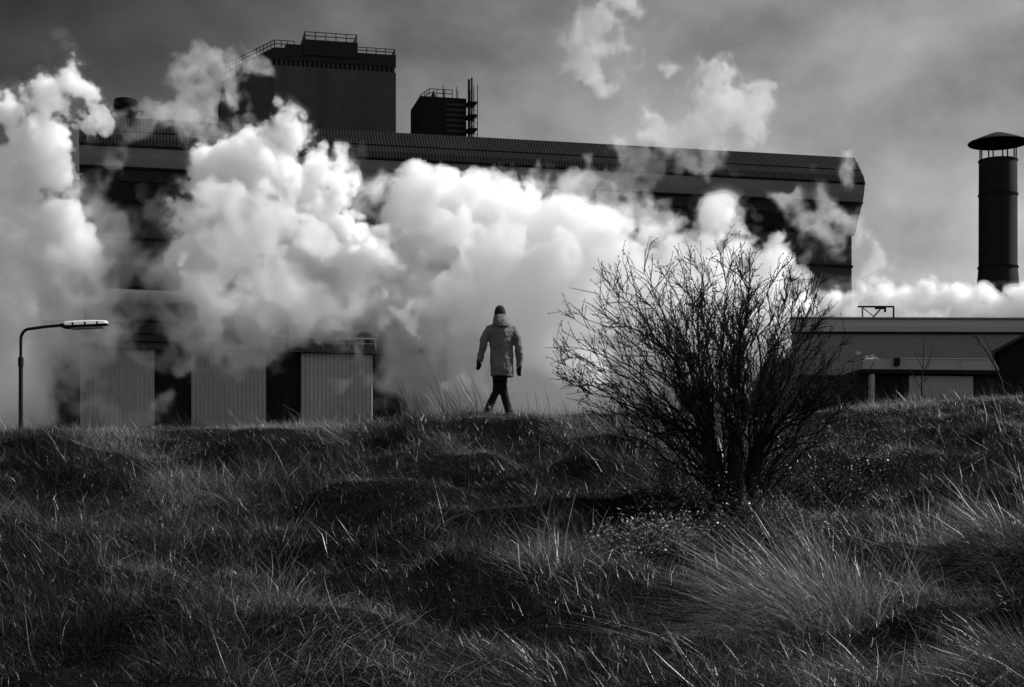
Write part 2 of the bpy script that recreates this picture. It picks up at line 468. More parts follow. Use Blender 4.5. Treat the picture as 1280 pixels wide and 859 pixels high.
    mb = MB(); fb.strip(mb, u0, u1, [(-0.12, zt), (0.12, zf + .3), (0.16, zf)], 0.12); part(mb, 'fascia', M['fascia'], root7)
    mb = MB(); fb.box(mb, u0, u1, 0.2, 0.003, zf - .10, zf - .01); part(mb, 'drip_trim', M['trim'], root7)
    mb = MB(); mb.prism([(p.x, p.y) for p in (fb.pt(u0, .02, 0), fb.pt(u1, .02, 0), b_ + rb, a_ + ra)], zt - .02, zt + .06); part(mb, 'roof', M['galv'], root7)
    # bracket frame on the roof
    c = fb.pt(fb.U(1126), -1.5, zt + .06)
    root8 = empty('pipe_gantry', c); tag(root8, 'small angular steel pipe frame on the shed roof, half lost in steam', 'pipe frame')
    w = 88 / F
    mb = MB()
    mb.box(-1.2*w, 0.6*w, -.05, .05, 0, 19*w); mb.box(-46*w, -1.25*w, -.05, .05, 17*w, 19*w); mb.build('frame', M['trim'], root8)
    mb = MB()
    mb.box(-24*w, -10*w, -.08, .1, 15*w, 16.9*w); mb.box(-12*w, -10*w, -.08, .1, 11*w, 14.95*w); mb.build('bracket', M['trim'], root8)
    mb = MB(); mb.tube([(-30*w, 0, 0), (-16*w, 0, 16*w)], .05, 5); mb.tube([(-40*w, 0, 0), (-40*w, 0, 17*w)], .05, 5); mb.tube([(-40*w, 0, 17*w), (-20*w, 0, 1*w)], .03, 5); mb.build('strut', M['galv'], root8)
    # ---- low outbuilding with rail wall
    fc = Facade(76, math.atan(0.10))
    u0, u1 = fc.U(1002), fc.U(1275)
    zr, zc = fc.Z(1160, 451), fc.Z(1160, 463.5)
    root9 = empty('outbuilding', fc.pt(fc.U(1160), 0, 0)); tag(root9, 'low outbuilding with a black door and a ribbed pale wall, behind the saplings', 'outbuilding')
    mb = MB(); fc.box(mb, u0, u1, 0, -2, 0, zc - .25); part(mb, 'wall', M['darker'], root9)
    mb = MB(); fc.box(mb, fc.U(1075), u1, 0.45, 0.3, zc + .01, zr); part(mb, 'rail_wall', M['fascia'], root9)
    mb = MB(); fc.box(mb, fc.U(1072), u1, 0.5, -2.1, zc - .2, zc); part(mb, 'roof_slab', M['trim'], root9)
    mb = MB(); rail(fc, mb, fc.U(1118), u1, 0.52, zr - .45, 0.5, 1.4, 0.018, 1); part(mb, 'railing', M['galv'], root9)
    mb = MB()
    for px in (1085,): fc.box(mb, fc.U(px), fc.U(px + 5), 0.42, 0.02, 0, zc - .21)
    part(mb, 'column', M['fascia'], root9)
    mb = MB(); fc.strip(mb, fc.U(1091), fc.U(1134), [(0.14, zc - .26), (0.14, 0)], 0.1, 0.22, 0.03); part(mb, 'door', M['trim'], root9)
    mb = MB(); fc.strip(mb, fc.U(1135), fc.U(1215), [(0.14, zc - .26), (0.14, 0)], 0.1, 0.19, 0.035); part(mb, 'ribbed_wall', M['fascia'], root9)
    mb = MB(); fc.box(mb, fc.U(1113), fc.U(1119), 0.7, 0.46, zr - .32, zr + .05); part(mb, 'flood_lamp', M['trim'], root9)
    # ---- black gabled shed at the frame edge
    D = 58
    x0 = (1252 - HX) / F * D; x1 = x0 + 4.4
    ze, zg = Zat(434, D), Zat(398, D)
    root10 = empty('gabled_shed', (x0 + 2.2, D, 0), -0.34); tag(root10, 'black gabled shed cut off by the right edge of the photo', 'shed')
    pr = [(-2.2, 0), (-2.2, ze), (0, zg), (2.2, ze), (2.2, 0)]
    mb = MB(); mb.loft([[(x, 0, z) for x, z in pr], [(x, 8, z) for x, z in pr]]); mb.build('wall', M['trim'], root10)
    mb = MB()
    for sgn in (-1, 1):
        mb.loft([[(sgn*2.45, y, ze - .2), (0, y, zg + .02), (0, y, zg + .12), (sgn*2.45, y, ze - .08)] for y in (-.25, 8.2)])
    mb.build('roof', M['steel'], root10)
    # ---- chimney
    D = 140; w = D / F
    c = P(1247.5, 365, D); root11 = empty('chimney_stack', (c.x, D, 0)); tag(root11, 'round black chimney with a conical rain cap, right of the hall', 'chimney')
    zz = lambda py: Zat(py, D)
    mb = MB(); mb.lathe([(30*w, 0), (27*w, zz(372)), (24.2*w, zz(340)), (23.6*w, zz(334)), (23.4*w, zz(245)), (23.2*w, zz(201)), (21.5*w, zz(200.5))], 48); mb.build('shaft', M['black_shaft'] if 'black_shaft' in M else mat('chimney_paint', 0.008, 0.6, 0.12, 0.35, 0.35, (1, 1, 0.25), noise2=0.2, nscale2=1.2), root11, True)
    for py, r in ((334.5, 24.9), (244, 24.4), (201.5, 24.0)):
        mb = MB(); mb.lathe([(22*w, zz(py+1)), (r*w, zz(py + 1)), (r*w, zz(py - 1)), (22*w, zz(py - 1))], 48); mb.build('band', M['trim'], root11, True)
    mb = MB(); mb.lathe([(30*w, zz(180.5)), (36.2*w, zz(180)), (36.8*w, zz(178.8)), (35.8*w, zz(177.8)), (20*w, zz(171.5)), (8*w, zz(167)), (2*w, zz(165.5))], 48); mb.build('rain_cap', M['trim'], root11, True)
    for k in range(8):
        a = 2 * math.pi * (k + .3) / 8
        mb = MB(); mb.tube([(22.4*w*math.cos(a), 22.4*w*math.sin(a), zz(201)), (22.4*w*math.cos(a), 22.4*w*math.sin(a), zz(180.2))], 0.06, 6); mb.build('cap_post', M['trim'], root11)
    # ---- street lamp
    D = 36; w = D / F
    b = P(26, 532, D); root12 = empty('street_lamp', (b.x, D, 0)); tag(root12, 'black street lamp with a bent arm and flat lantern, left edge', 'street lamp')
    zz = lambda py: Zat(py, D)
    ms = mat('lamp_post_paint', 0.012, 0.6, 0.1)
    mb = MB(); mb.tube([(0, 0, 0), (0, 0, zz(458.2))], .048, 10); mb.tube([(0, 0, zz(458)), (0, 0, zz(447))], .062, 10); mb.build('post', ms, root12, True)
    pts = [(0, 0, zz(447.2)), (0, 0, zz(425))]
    for k in range(1, 9):
        a = math.pi / 2 * k / 8; pts.append(((1 - math.cos(a)) * 11 * w, 0, zz(425) + math.sin(a) * 14.5 * w * .95))
    pts += [(30*w, 0, zz(408.5)), (52*w, 0, zz(406.6))]
    mb = MB(); mb.tube(pts, .034, 10); mb.build('arm', ms, root12, True)
    head = empty('lantern', (50*w, 0, zz(407))); head.parent = root12
    head.rotation_euler = (0, R(-2.5), 0); head.scale = (1, 0.9, 0.78)
    def ring(x, hw, zb, zt_, k=10):
        r = []
        for i in range(k):
            a = 2*math.pi*i/k; r.append((x, math.cos(a)*hw, (zt_+zb)/2 + math.sin(a)*(zt_-zb)/2))
        return r
    mb = MB(); mb.loft([ring(0, .06, -.05, .06), ring(.08, .12, -.10, .07), ring(.12, .13, -.105, .008), ring(.25, .15, -.115, .006), ring(.6, .15, -.10, .006), ring(.98, .14, -.07, .006), ring(1.04, .11, -.05, .006)]); mb.build('housing', ms, head, True)
    mb = MB()
    top = []
    for x, hw, z in ((.10, .135, .095), (.3, .158, .112), (.7, .158, .108), (.98, .148, .085), (1.03, .12, .07)):
        top.append([(x, -hw, .012), (x, -hw*.93, z*.6), (x, -hw*.55, z), (x, hw*.55, z), (x, hw*.93, z*.6), (x, hw, .012), (x, hw*.9, .008), (x, -hw*.9, .008)])
    mb.loft(top)
    mc = mat('lamp_cover', 0.8, 0.35, 0.4); mc.node_tree.nodes['Principled BSDF'].inputs['Transmission Weight'].default_value = 0.0
    nt = mc.node_tree; tr = nt.nodes.new('ShaderNodeBsdfTranslucent'); tr.inputs[0].default_value = (.85, .85, .85, 1); mx = nt.nodes.new('ShaderNodeMixShader'); mx.inputs[0].default_value = .55
    nt.links.new(nt.nodes['Principled BSDF'].outputs[0], mx.inputs[1]); nt.links.new(tr.outputs[0], mx.inputs[2]); nt.links.new(mx.outputs[0], nt.nodes['Material Output'].inputs['Surface'])
    mb.build('top_cover', mc, head)
    mb = MB(); mb.box(.25, .95, -.11, .11, -.125, -.09); mb.build('glass_bowl', mat('lamp_glass', 0.05, 0.1, 0.6), head)
    for xc in (.28, .55, .82):
        mb = MB(); mb.box(xc, xc + .035, -.166, -.13, -.03, .05); mb.build('clip', ms, head)
# ------------------------------------------------------------------ terrain
CREST_D = 27.0
CREST = [(-400, 534), (0, 536), (100, 537), (180, 531), (250, 531), (330, 529), (420, 527), (500, 527), (540, 519), (600, 515), (680, 513), (760, 515), (840, 519), (920, 519), (1000, 511), (1080, 503), (1150, 497), (1280, 492), (1700, 488)]
_cx = np.array([(p[0] - HX) / F * CREST_D for p in CREST]); _cz = np.array([Zat(p[1], CREST_D) for p in CREST]) - 0.14

class Sine2:
    """smooth 2-D noise as a sum of waves; unit spread"""
    def __init__(s, cell, seed, n=14):
        r = np.random.default_rng(seed); a = r.random(n) * 2 * math.pi
        k = 2 * math.pi / (cell * (1.3 + 0.9 * r.random(n)))
        s.kx, s.ky, s.ph, s.n = k * np.cos(a), k * np.sin(a), r.random(n) * 6.283, n
    def __call__(s, x, y):
        o = 0
        for i in range(s.n): o = o + np.sin(s.kx[i] * x + s.ky[i] * y + s.ph[i])
        return o * math.sqrt(2 / s.n)
N1, N2, N3, N4 = Sine2(3.2, 1), Sine2(1.3, 2), Sine2(0.55, 3), Sine2(9, 4)
MOUNDS = []
def terrain(x, y):
    x = np.asarray(x, dtype=float); y = np.asarray(y, dtype=float)
    zc = np.interp(x, _cx, _cz)
    t = np.clip((y - 5.0) / (CREST_D - 1.2 - 5.0), 0, 1)
    up = t ** 1.1
    k = np.clip((t - 0.86) / 0.14, 0, 1)
    up = np.where(t > 0.86, 0.86**1.1 + (1 - 0.86**1.1) * (k * (2 - k) * 0.5 + k * 0.5), up)
    dn = np.clip((y - CREST_D - 1.6) / 5.5, 0, 1); dn = dn * dn * (3 - 2 * dn)
    side = np.clip((np.abs(x) - 60) / 40, 0, 1)
    h = zc * up * (1 - dn) * (1 - side)
    m = np.clip((y - 3) / 4, 0, 1) * np.clip((40 - y) / 8, 0, 1) * np.clip((70 - np.abs(x)) / 20, 0, 1)
    calm = 1 - 0.85 * np.exp(-((y - CREST_D + 1.4) / 2.8) ** 2)
    h = h + m * calm * (0.10 * N1(x, y) + 0.085 * N2(x, y) + 0.04 * N3(x, y))
    for mx, my, rx, ry, a in MOUNDS:
        h = h + a * np.exp(-((x - mx) / rx) ** 2 - ((y - my) / ry) ** 2)
    return h

def hit(px, py):
    D = np.arange(7, 30, 0.05)
    x = (px - HX) / F * D; z = CAM_Z + (HY - py) / F * D
    k = np.argmax(terrain(x, D) >= z)
    return Vector((x[k], D[k], float(terrain(x[k], D[k]))))

def plan_mounds():
    for px, py, r, a in ((965, 745, 0.75, 0.30), (1240, 650, 0.9, 0.35), (1245, 800, 0.6, 0.2), (250, 800, 0.8, 0.22), (440, 590, 0.6, 0.18), (120, 640, 0.9, -0.15), (1110, 690, 0.6, -0.3), (1255, 545, 0.6, -0.35), (1000, 610, 0.7, -0.12), (640, 760, 1.0, -0.15), (300, 560, 0.9, 0.15)):
        p = hit(px, py); MOUNDS.append((p.x, p.y, r, r, a))
    MOUNDS.append(((626 - HX) / F * 26.9, 26.9, 0.9, 0.9, 0.08))   # the walker tops a small rise

def make_ground():
    def axis(a, b, far0, far1, d):
        c = np.arange(a, b + d, d)
        g0, g1 = [a], [b + d]
        s = d
        while g0[-1] > far0: s *= 1.35; g0.append(g0[-1] - s)
        s = d
        while g1[-1] < far1: s *= 1.35; g1.append(g1[-1] + s)
        return np.concatenate([np.array(g0[1:][::-1]), c, np.array(g1[1:])])
    xs = axis(-15, 15, -4000, 4000, 0.12); ys = axis(5, 34, -3000, 6000, 0.12)
    X, Y = np.meshgrid(xs, ys)
    Z = terrain(X, Y)
    v = np.stack([X, Y, Z], -1).reshape(-1, 3)
    nx, ny = len(xs), len(ys)
    i = (np.arange(ny - 1)[:, None] * nx + np.arange(nx - 1)[None, :]).ravel()
    me = fast_mesh('ground', v, np.stack([i, i + 1, i + nx + 1, i + nx], 1))
    me.polygons.foreach_set('use_smooth', [True] * len(me.polygons))
    m = mat('earth_and_thatch', 0.005, 1.0, 0.0, 0.6, 3.0, noise2=0.5, nscale2=25)
    o = link_mesh('ground', me, m); o['kind'] = 'structure'

# ------------------------------------------------------------------ grass
def grass_mat():
    m = bpy.data.materials.new('dry_grass'); m.use_nodes = True
    nt = m.node_tree; nt.nodes.clear(); N = nt.nodes.new; L = nt.links.new
    out = N('ShaderNodeOutputMaterial')
    at = N('ShaderNodeAttribute'); at.attribute_name = 'tone'
    d = N('ShaderNodeBsdfDiffuse'); t = N('ShaderNodeBsdfTranslucent'); g = N('ShaderNodeBsdfGlossy'); g.inputs['Roughness'].default_value = 0.45
    L(at.outputs['Fac'], d.inputs['Color']); L(at.outputs['Fac'], t.inputs['Color'])
    g.inputs['Color'].default_value = (.6, .6, .6, 1)
    mx = N('ShaderNodeMixShader'); mx.inputs[0].default_value = 0.3; L(d.outputs[0], mx.inputs[1]); L(t.outputs[0], mx.inputs[2])
    fr = N('ShaderNodeFresnel'); fr.inputs[0].default_value = 1.35
    fm = N('ShaderNodeMath'); fm.operation = 'MULTIPLY'; fm.inputs[1].default_value = 0.12; L(fr.outputs[0], fm.inputs[0])
    m2 = N('ShaderNodeMixShader'); L(fm.outputs[0], m2.inputs[0]); L(mx.outputs[0], m2.inputs[1]); L(g.outputs[0], m2.inputs[2])
    L(m2.outputs[0], out.inputs['Surface'])
    return m

def blades(root, direc, length, droop, width, tone, segs=(0.0, 0.4, 0.75), side=None, rng=None):
    """flat tapering blades; all arguments are arrays; returns verts, quads, tris, per-vertex tone"""
    n = len(root)
    direc = direc / np.linalg.norm(direc, axis=1, keepdims=True)
    ts = list(segs) + [1.0]
    # blades follow the slope they grow from instead of running into it
    e = 0.15; x, y = root[:, 0], root[:, 1]
    gx = (terrain(x + e, y) - terrain(x - e, y)) / (2 * e); gy = (terrain(x, y + e) - terrain(x, y - e)) / (2 * e)
    direc = direc.copy(); direc[:, 2] += np.maximum(gx * direc[:, 0] + gy * direc[:, 1], -0.3)
    droop = droop + np.zeros_like(root); droop[:, 2] += gx * droop[:, 0] + gy * droop[:, 1]
    droop[:, 2] = np.maximum(droop[:, 2], -0.75 * direc[:, 2])
    ang = rng.random(n) * 2 * math.pi
    s = np.stack([np.cos(ang), np.sin(ang) * 0.6, np.zeros(n)], 1)
    V = np.zeros((n, 2 * len(segs) + 1, 3), dtype=np.float32)
    for k, t in enumerate(ts):
        c = root + direc * (length * t)[:, None] + droop * (length * t * t)[:, None]
        w = width * (1 - 0.75 * t)
        if k < len(segs):
            V[:, 2*k] = c - s * w[:, None] * .5; V[:, 2*k+1] = c + s * w[:, None] * .5
        else: V[:, -1] = c
    m = 2 * len(segs) + 1
    b = (np.arange(n) * m)[:, None]
    q = np.concatenate([b + np.array([[2*k, 2*k+1, 2*k+3, 2*k+2]]) for k in range(len(segs) - 1)])
    t = b + np.array([[m-3, m-2, m-1]])
    return V.reshape(-1, 3), q, t, np.repeat(tone, m)

def blade_object(name, parts, m, label, cat='grass'):
    vs, qs, ts, tn = [], [], [], []; k = 0
    for v, q, t, c in parts:
        vs.append(v); qs.append(q + k); ts.append(t + k); tn.append(c); k += len(v)
    me = fast_mesh(name, np.concatenate(vs), np.concatenate(qs), np.concatenate(ts))
    a = me.attributes.new('tone', 'FLOAT', 'POINT'); a.data.foreach_set('value', np.concatenate(tn).astype(np.float32))
    o = link_mesh(name, me, m)
    tag(o, label, cat, None, 'stuff')
    return o

WIND = np.array([-0.62, -0.12, 0.0])
_sw1, _sw2 = Sine2(3.5, 31), Sine2(1.1, 32)
def wind_at(x, y):
    a = math.pi + 0.25 + 0.75 * _sw1(x, y) + 0.55 * _sw2(x, y)
    return np.stack([np.cos(a), np.sin(a), 0 * a], 1) * 0.6
def make_grass():
    rng = np.random.default_rng(7)
    gm = grass_mat()
    def area(n, y0=6.6, y1=29.5, bias=0.0):
        out = []
        while sum(len(a) for a in out) < n:
            y = y0 + (y1 - y0) * rng.random(n)
            x = (rng.random(n) * 2 - 1) * (0.33 * y1 + 3.2)
            ok = np.abs(x) < 0.325 * y + 2.9
            out.append(np.stack([x[ok], y[ok]], 1))
        return np.concatenate(out)[:n]
    parts = []
    # patchiness: lush, thin and flattened places
    lush, pale, lay = Sine2(2.4, 21), Sine2(1.7, 22), Sine2(2.8, 23)
    # ---- tussocks
    nc = 4700
    C = area(nc)
    cl = np.clip(0.185 * np.exp(rng.normal(0, 0.36, nc)) * (1 + 0.35 * lush(C[:, 0], C[:, 1])), 0.09, 0.6)
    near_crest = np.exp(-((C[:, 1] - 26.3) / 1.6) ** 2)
    xw = (626 - HX) / F * 26.9
    cl = cl * (1 - 0.6 * near_crest) * (1 - 0.3 * np.exp(-((C[:, 0] - xw) / 0.6) ** 2 - ((C[:, 1] - 26.3) / 1.4) ** 2))
    ct = np.exp(rng.normal(0, 0.55, nc)) * np.exp(np.clip(0.75 * pale(C[:, 0], C[:, 1]), -1.6, 1.3))
    cn = (55 + 110 * rng.random(nc) ** 2 + 40 * np.clip(lush(C[:, 0], C[:, 1]), 0, 2)).astype(int)
    who = np.repeat(np.arange(nc), cn); n = len(who)
    sp = (0.07 + 0.16 * rng.random(nc))[who]
    off = rng.normal(0, 1, (n, 2)) * sp[:, None]
    xy = C[who] + off
    root = np.stack([xy[:, 0], xy[:, 1], terrain(xy[:, 0], xy[:, 1]) - 0.02], 1)
    outw = np.concatenate([off / (sp[:, None] * 1.6), np.zeros((n, 1))], 1)
    cw = (wind_at(C[:, 0], C[:, 1]) * (0.15 + 0.9 * rng.random(nc))[:, None] + np.concatenate([rng.normal(0, .36, (nc, 2)), np.zeros((nc, 1))], 1))[who]
    d = np.array([[0, 0, 1.0]]) + outw * 0.5 + cw * 0.7 + np.concatenate([rng.normal(0, .5, (n, 2)), np.zeros((n, 1))], 1)
    L_ = cl[who] * (0.55 + 0.75 * rng.random(n))
    droop = cw * 0.45 + outw * 0.25 + np.array([[0, 0, -0.75]]) * (0.4 + rng.random(n))[:, None] + rng.normal(0, .40, (n, 3))
    tone = np.clip(0.021 * ct[who] * (1 + 4.0 * near_crest[who]) * np.exp(rng.normal(0, 0.95, n)), 0.003, 0.4)  # tone raised near the crest: pale straw plus grazing sun put into the colour
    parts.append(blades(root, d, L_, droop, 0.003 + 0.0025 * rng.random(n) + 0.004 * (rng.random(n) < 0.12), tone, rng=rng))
    # ---- filling blades
    n = 440000
    xy = area(n)
    root = np.stack([xy[:, 0], xy[:, 1], terrain(xy[:, 0], xy[:, 1]) - 0.02], 1)
    ll = lay(xy[:, 0], xy[:, 1])
    d = np.array([[0, 0, 0.6]]) + wind_at(xy[:, 0], xy[:, 1]) * (0.7 + 0.5 * ll)[:, None] + np.concatenate([rng.normal(0, .75, (n, 2)), np.zeros((n, 1))], 1)
    L_ = (0.09 + 0.13 * rng.random(n)) * (1 - 0.35 * np.exp(-((xy[:, 1] - 26.3) / 1.6) ** 2)) * np.clip(1 + 0.4 * lush(xy[:, 0], xy[:, 1]), .75, 2)
    droop = np.array([[0, 0, -0.35]]) * rng.random(n)[:, None] + wind_at(xy[:, 0], xy[:, 1]) * 0.3 + rng.normal(0, .22, (n, 3))
    tone = np.clip(0.013 * (1 + 3.6 * np.exp(-((xy[:, 1] - 26.3) / 1.6) ** 2)) * np.exp(np.clip(0.7 * pale(xy[:, 0], xy[:, 1]), -1.6, 1.3)) * np.exp(rng.normal(0, 0.9, n)), 0.002, 0.3)  # crest blades paler too, with the grazing sun worked into their tone
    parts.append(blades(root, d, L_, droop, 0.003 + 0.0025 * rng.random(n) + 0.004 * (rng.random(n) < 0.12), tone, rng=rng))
    blade_object('grass', parts, gm, 'long dry grass in windblown tussocks all over the dark bank')
    # ---- big pale tussocks in the foreground
    def tussock(px, py, n, rad, ln, tone0, lean, label):
        c = hit(px, py)
        off = rng.normal(0, 1, (n, 2)) * rad * np.array([1, .8])
        xy = np.array([[c.x, c.y]]) + off
        root = np.stack([xy[:, 0], xy[:, 1], terrain(xy[:, 0], xy[:, 1]) - 0.02], 1)
        ow = np.concatenate([off / rad, np.zeros((n, 1))], 1)
        d = np.array([[0, 0, 0.9]]) + ow * 0.30 + np.array([lean]) + np.concatenate([rng.normal(0, .34, (n, 2)), np.zeros((n, 1))], 1)
        L_ = ln * (0.35 + 0.85 * rng.random(n))
        dr = np.array([[0, 0, -0.6]]) * (rng.random(n))[:, None] + ow * 0.25 + np.array([lean]) * 0.35
        tn = np.clip(tone0 * np.exp(rng.normal(0, 0.55, n)), 0.02, 0.6)
        o = blade_object('grass_tussock', [blades(root, d, L_, dr, 0.004 + 0.0035 * rng.random(n), tn, rng=rng)], gm, label, 'tussock')
        o['kind'] = 'thing'; o['group'] = 'big pale tussocks on the near slope'
        return o
    tussock(985, 770, 5200, 0.34, 0.58, 0.12, (-0.75, -0.1, 0), 'brightest pale grass tussock, leaning left below the bare shrub trunk')
    tussock(1250, 690, 5200, 0.40, 0.60, 0.07, (-0.62, -0.1, 0), 'large grass tussock combed to the left, halfway down the right edge')
    tussock(1265, 845, 2600, 0.26, 0.5, 0.06, (-0.7, 0, 0), 'grass tussock in the bottom right corner')
    tussock(240, 835, 1800, 0.30, 0.28, 0.07, (-0.2, -0.2, 0), 'small pale tuft near the bottom left corner')
    tussock(700, 850, 1200, 0.35, 0.28, 0.05, (-0.4, -0.1, 0), 'low thin grass tuft at the bottom edge near the middle')
    # ---- tall stalks standing up on the crest, and long pale straws lying on the slope
    st = []
    def stalks(n, pxr, Dr, ln, w, tone0, lean, sd=0.12):
        px = pxr[0] + (pxr[1] - pxr[0]) * rng.random(n); D = Dr[0] + (Dr[1] - Dr[0]) * rng.random(n)
        x = (px - HX) / F * D
        root = np.stack([x, D, terrain(x, D) - .02], 1)
        d = np.array([[0, 0, 1.0]]) + np.array([lean]) + np.concatenate([rng.normal(0, sd, (n, 2)), np.zeros((n, 1))], 1)
        L_ = ln[0] + (ln[1] - ln[0]) * rng.random(n)
        dr = np.array([lean]) * 0.4 * rng.random(n)[:, None]
        st.append(blades(root, d, L_, dr, np.full(n, w), tone0 * np.exp(rng.normal(0, .3, n)), rng=rng))
    stalks(34, (505, 560), (26.0, 27.2), (0.5, 1.0), 0.013, 0.04, (-0.38, 0, 0), 0.14)
    stalks(30, (555, 618), (26.0, 27.2), (0.4, 0.95), 0.012, 0.04, (-0.4, 0, 0), 0.16)
    stalks(18, (660, 760), (26.0, 27.5), (0.3, 0.62), 0.010, 0.04, (-0.15, 0, 0), 0.18)
    stalks(500, (500, 770), (25.6, 27.4), (0.1, 0.24), 0.006, 0.06, (-0.4, 0, 0), 0.4)
    stalks(110, (0, 500), (25.8, 27.5), (0.22, 0.5), 0.009, 0.05, (-0.45, 0, 0), 0.25)
    stalks(80, (1040, 1290), (25.8, 27.5), (0.2, 0.45), 0.009, 0.06, (-0.3, 0, 0), 0.25)
    stalks(200, (-20, 1300), (10.5, 25), (0.25, 0.6), 0.005, 0.11, (-0.45, -0.2, 0), 0.6)
    blade_object('straw_stalks', st, gm, 'tall thin dry stalks standing against the steam along the crest and on the slope', 'dry stalks')

# ------------------------------------------------------------------ woody plants
def twig_tubes(name, tubes, m, parent, n=4):
    mb = MB()
    for pts, rads in tubes: mb.tube(pts, rads, n, cap=False)
    me = bpy.data.meshes.new(name); me.from_pydata(mb.v, [], mb.f)
    me.polygons.foreach_set('use_smooth', [True] * len(me.polygons))
    return link_mesh(name, me, m, parent)

def leaf_mesh(name, pts, size, m, parent, rng, tone=(0.08, 0.25)):
    n = len(pts); pts = np.asarray(pts)
    a = rng.normal(0, 1, (n, 3)); a /= np.linalg.norm(a, axis=1, keepdims=True)
    b = np.cross(a, rng.normal(0, 1, (n, 3))); b /= np.linalg.norm(b, axis=1, keepdims=True)
    s = (size * (0.5 + rng.random(n)))[:, None]
    v = np.stack([pts - a*s, pts + b*s*.45 + np.cross(a, b)*s*.12, pts + a*s, pts - b*s*.45 + np.cross(a, b)*s*.12], 1).reshape(-1, 3)
    me = fast_mesh(name, v, np.arange(4*n).reshape(-1, 4))
    at = me.attributes.new('tone', 'FLOAT', 'POINT'); at.data.foreach_set('value', np.repeat(rng.uniform(tone[0], tone[1], n), 4).astype(np.float32))
    return link_mesh(name, me, m, parent)

def rot_about(v, axis, ang): return Matrix.Rotation(ang, 3, axis) @ v

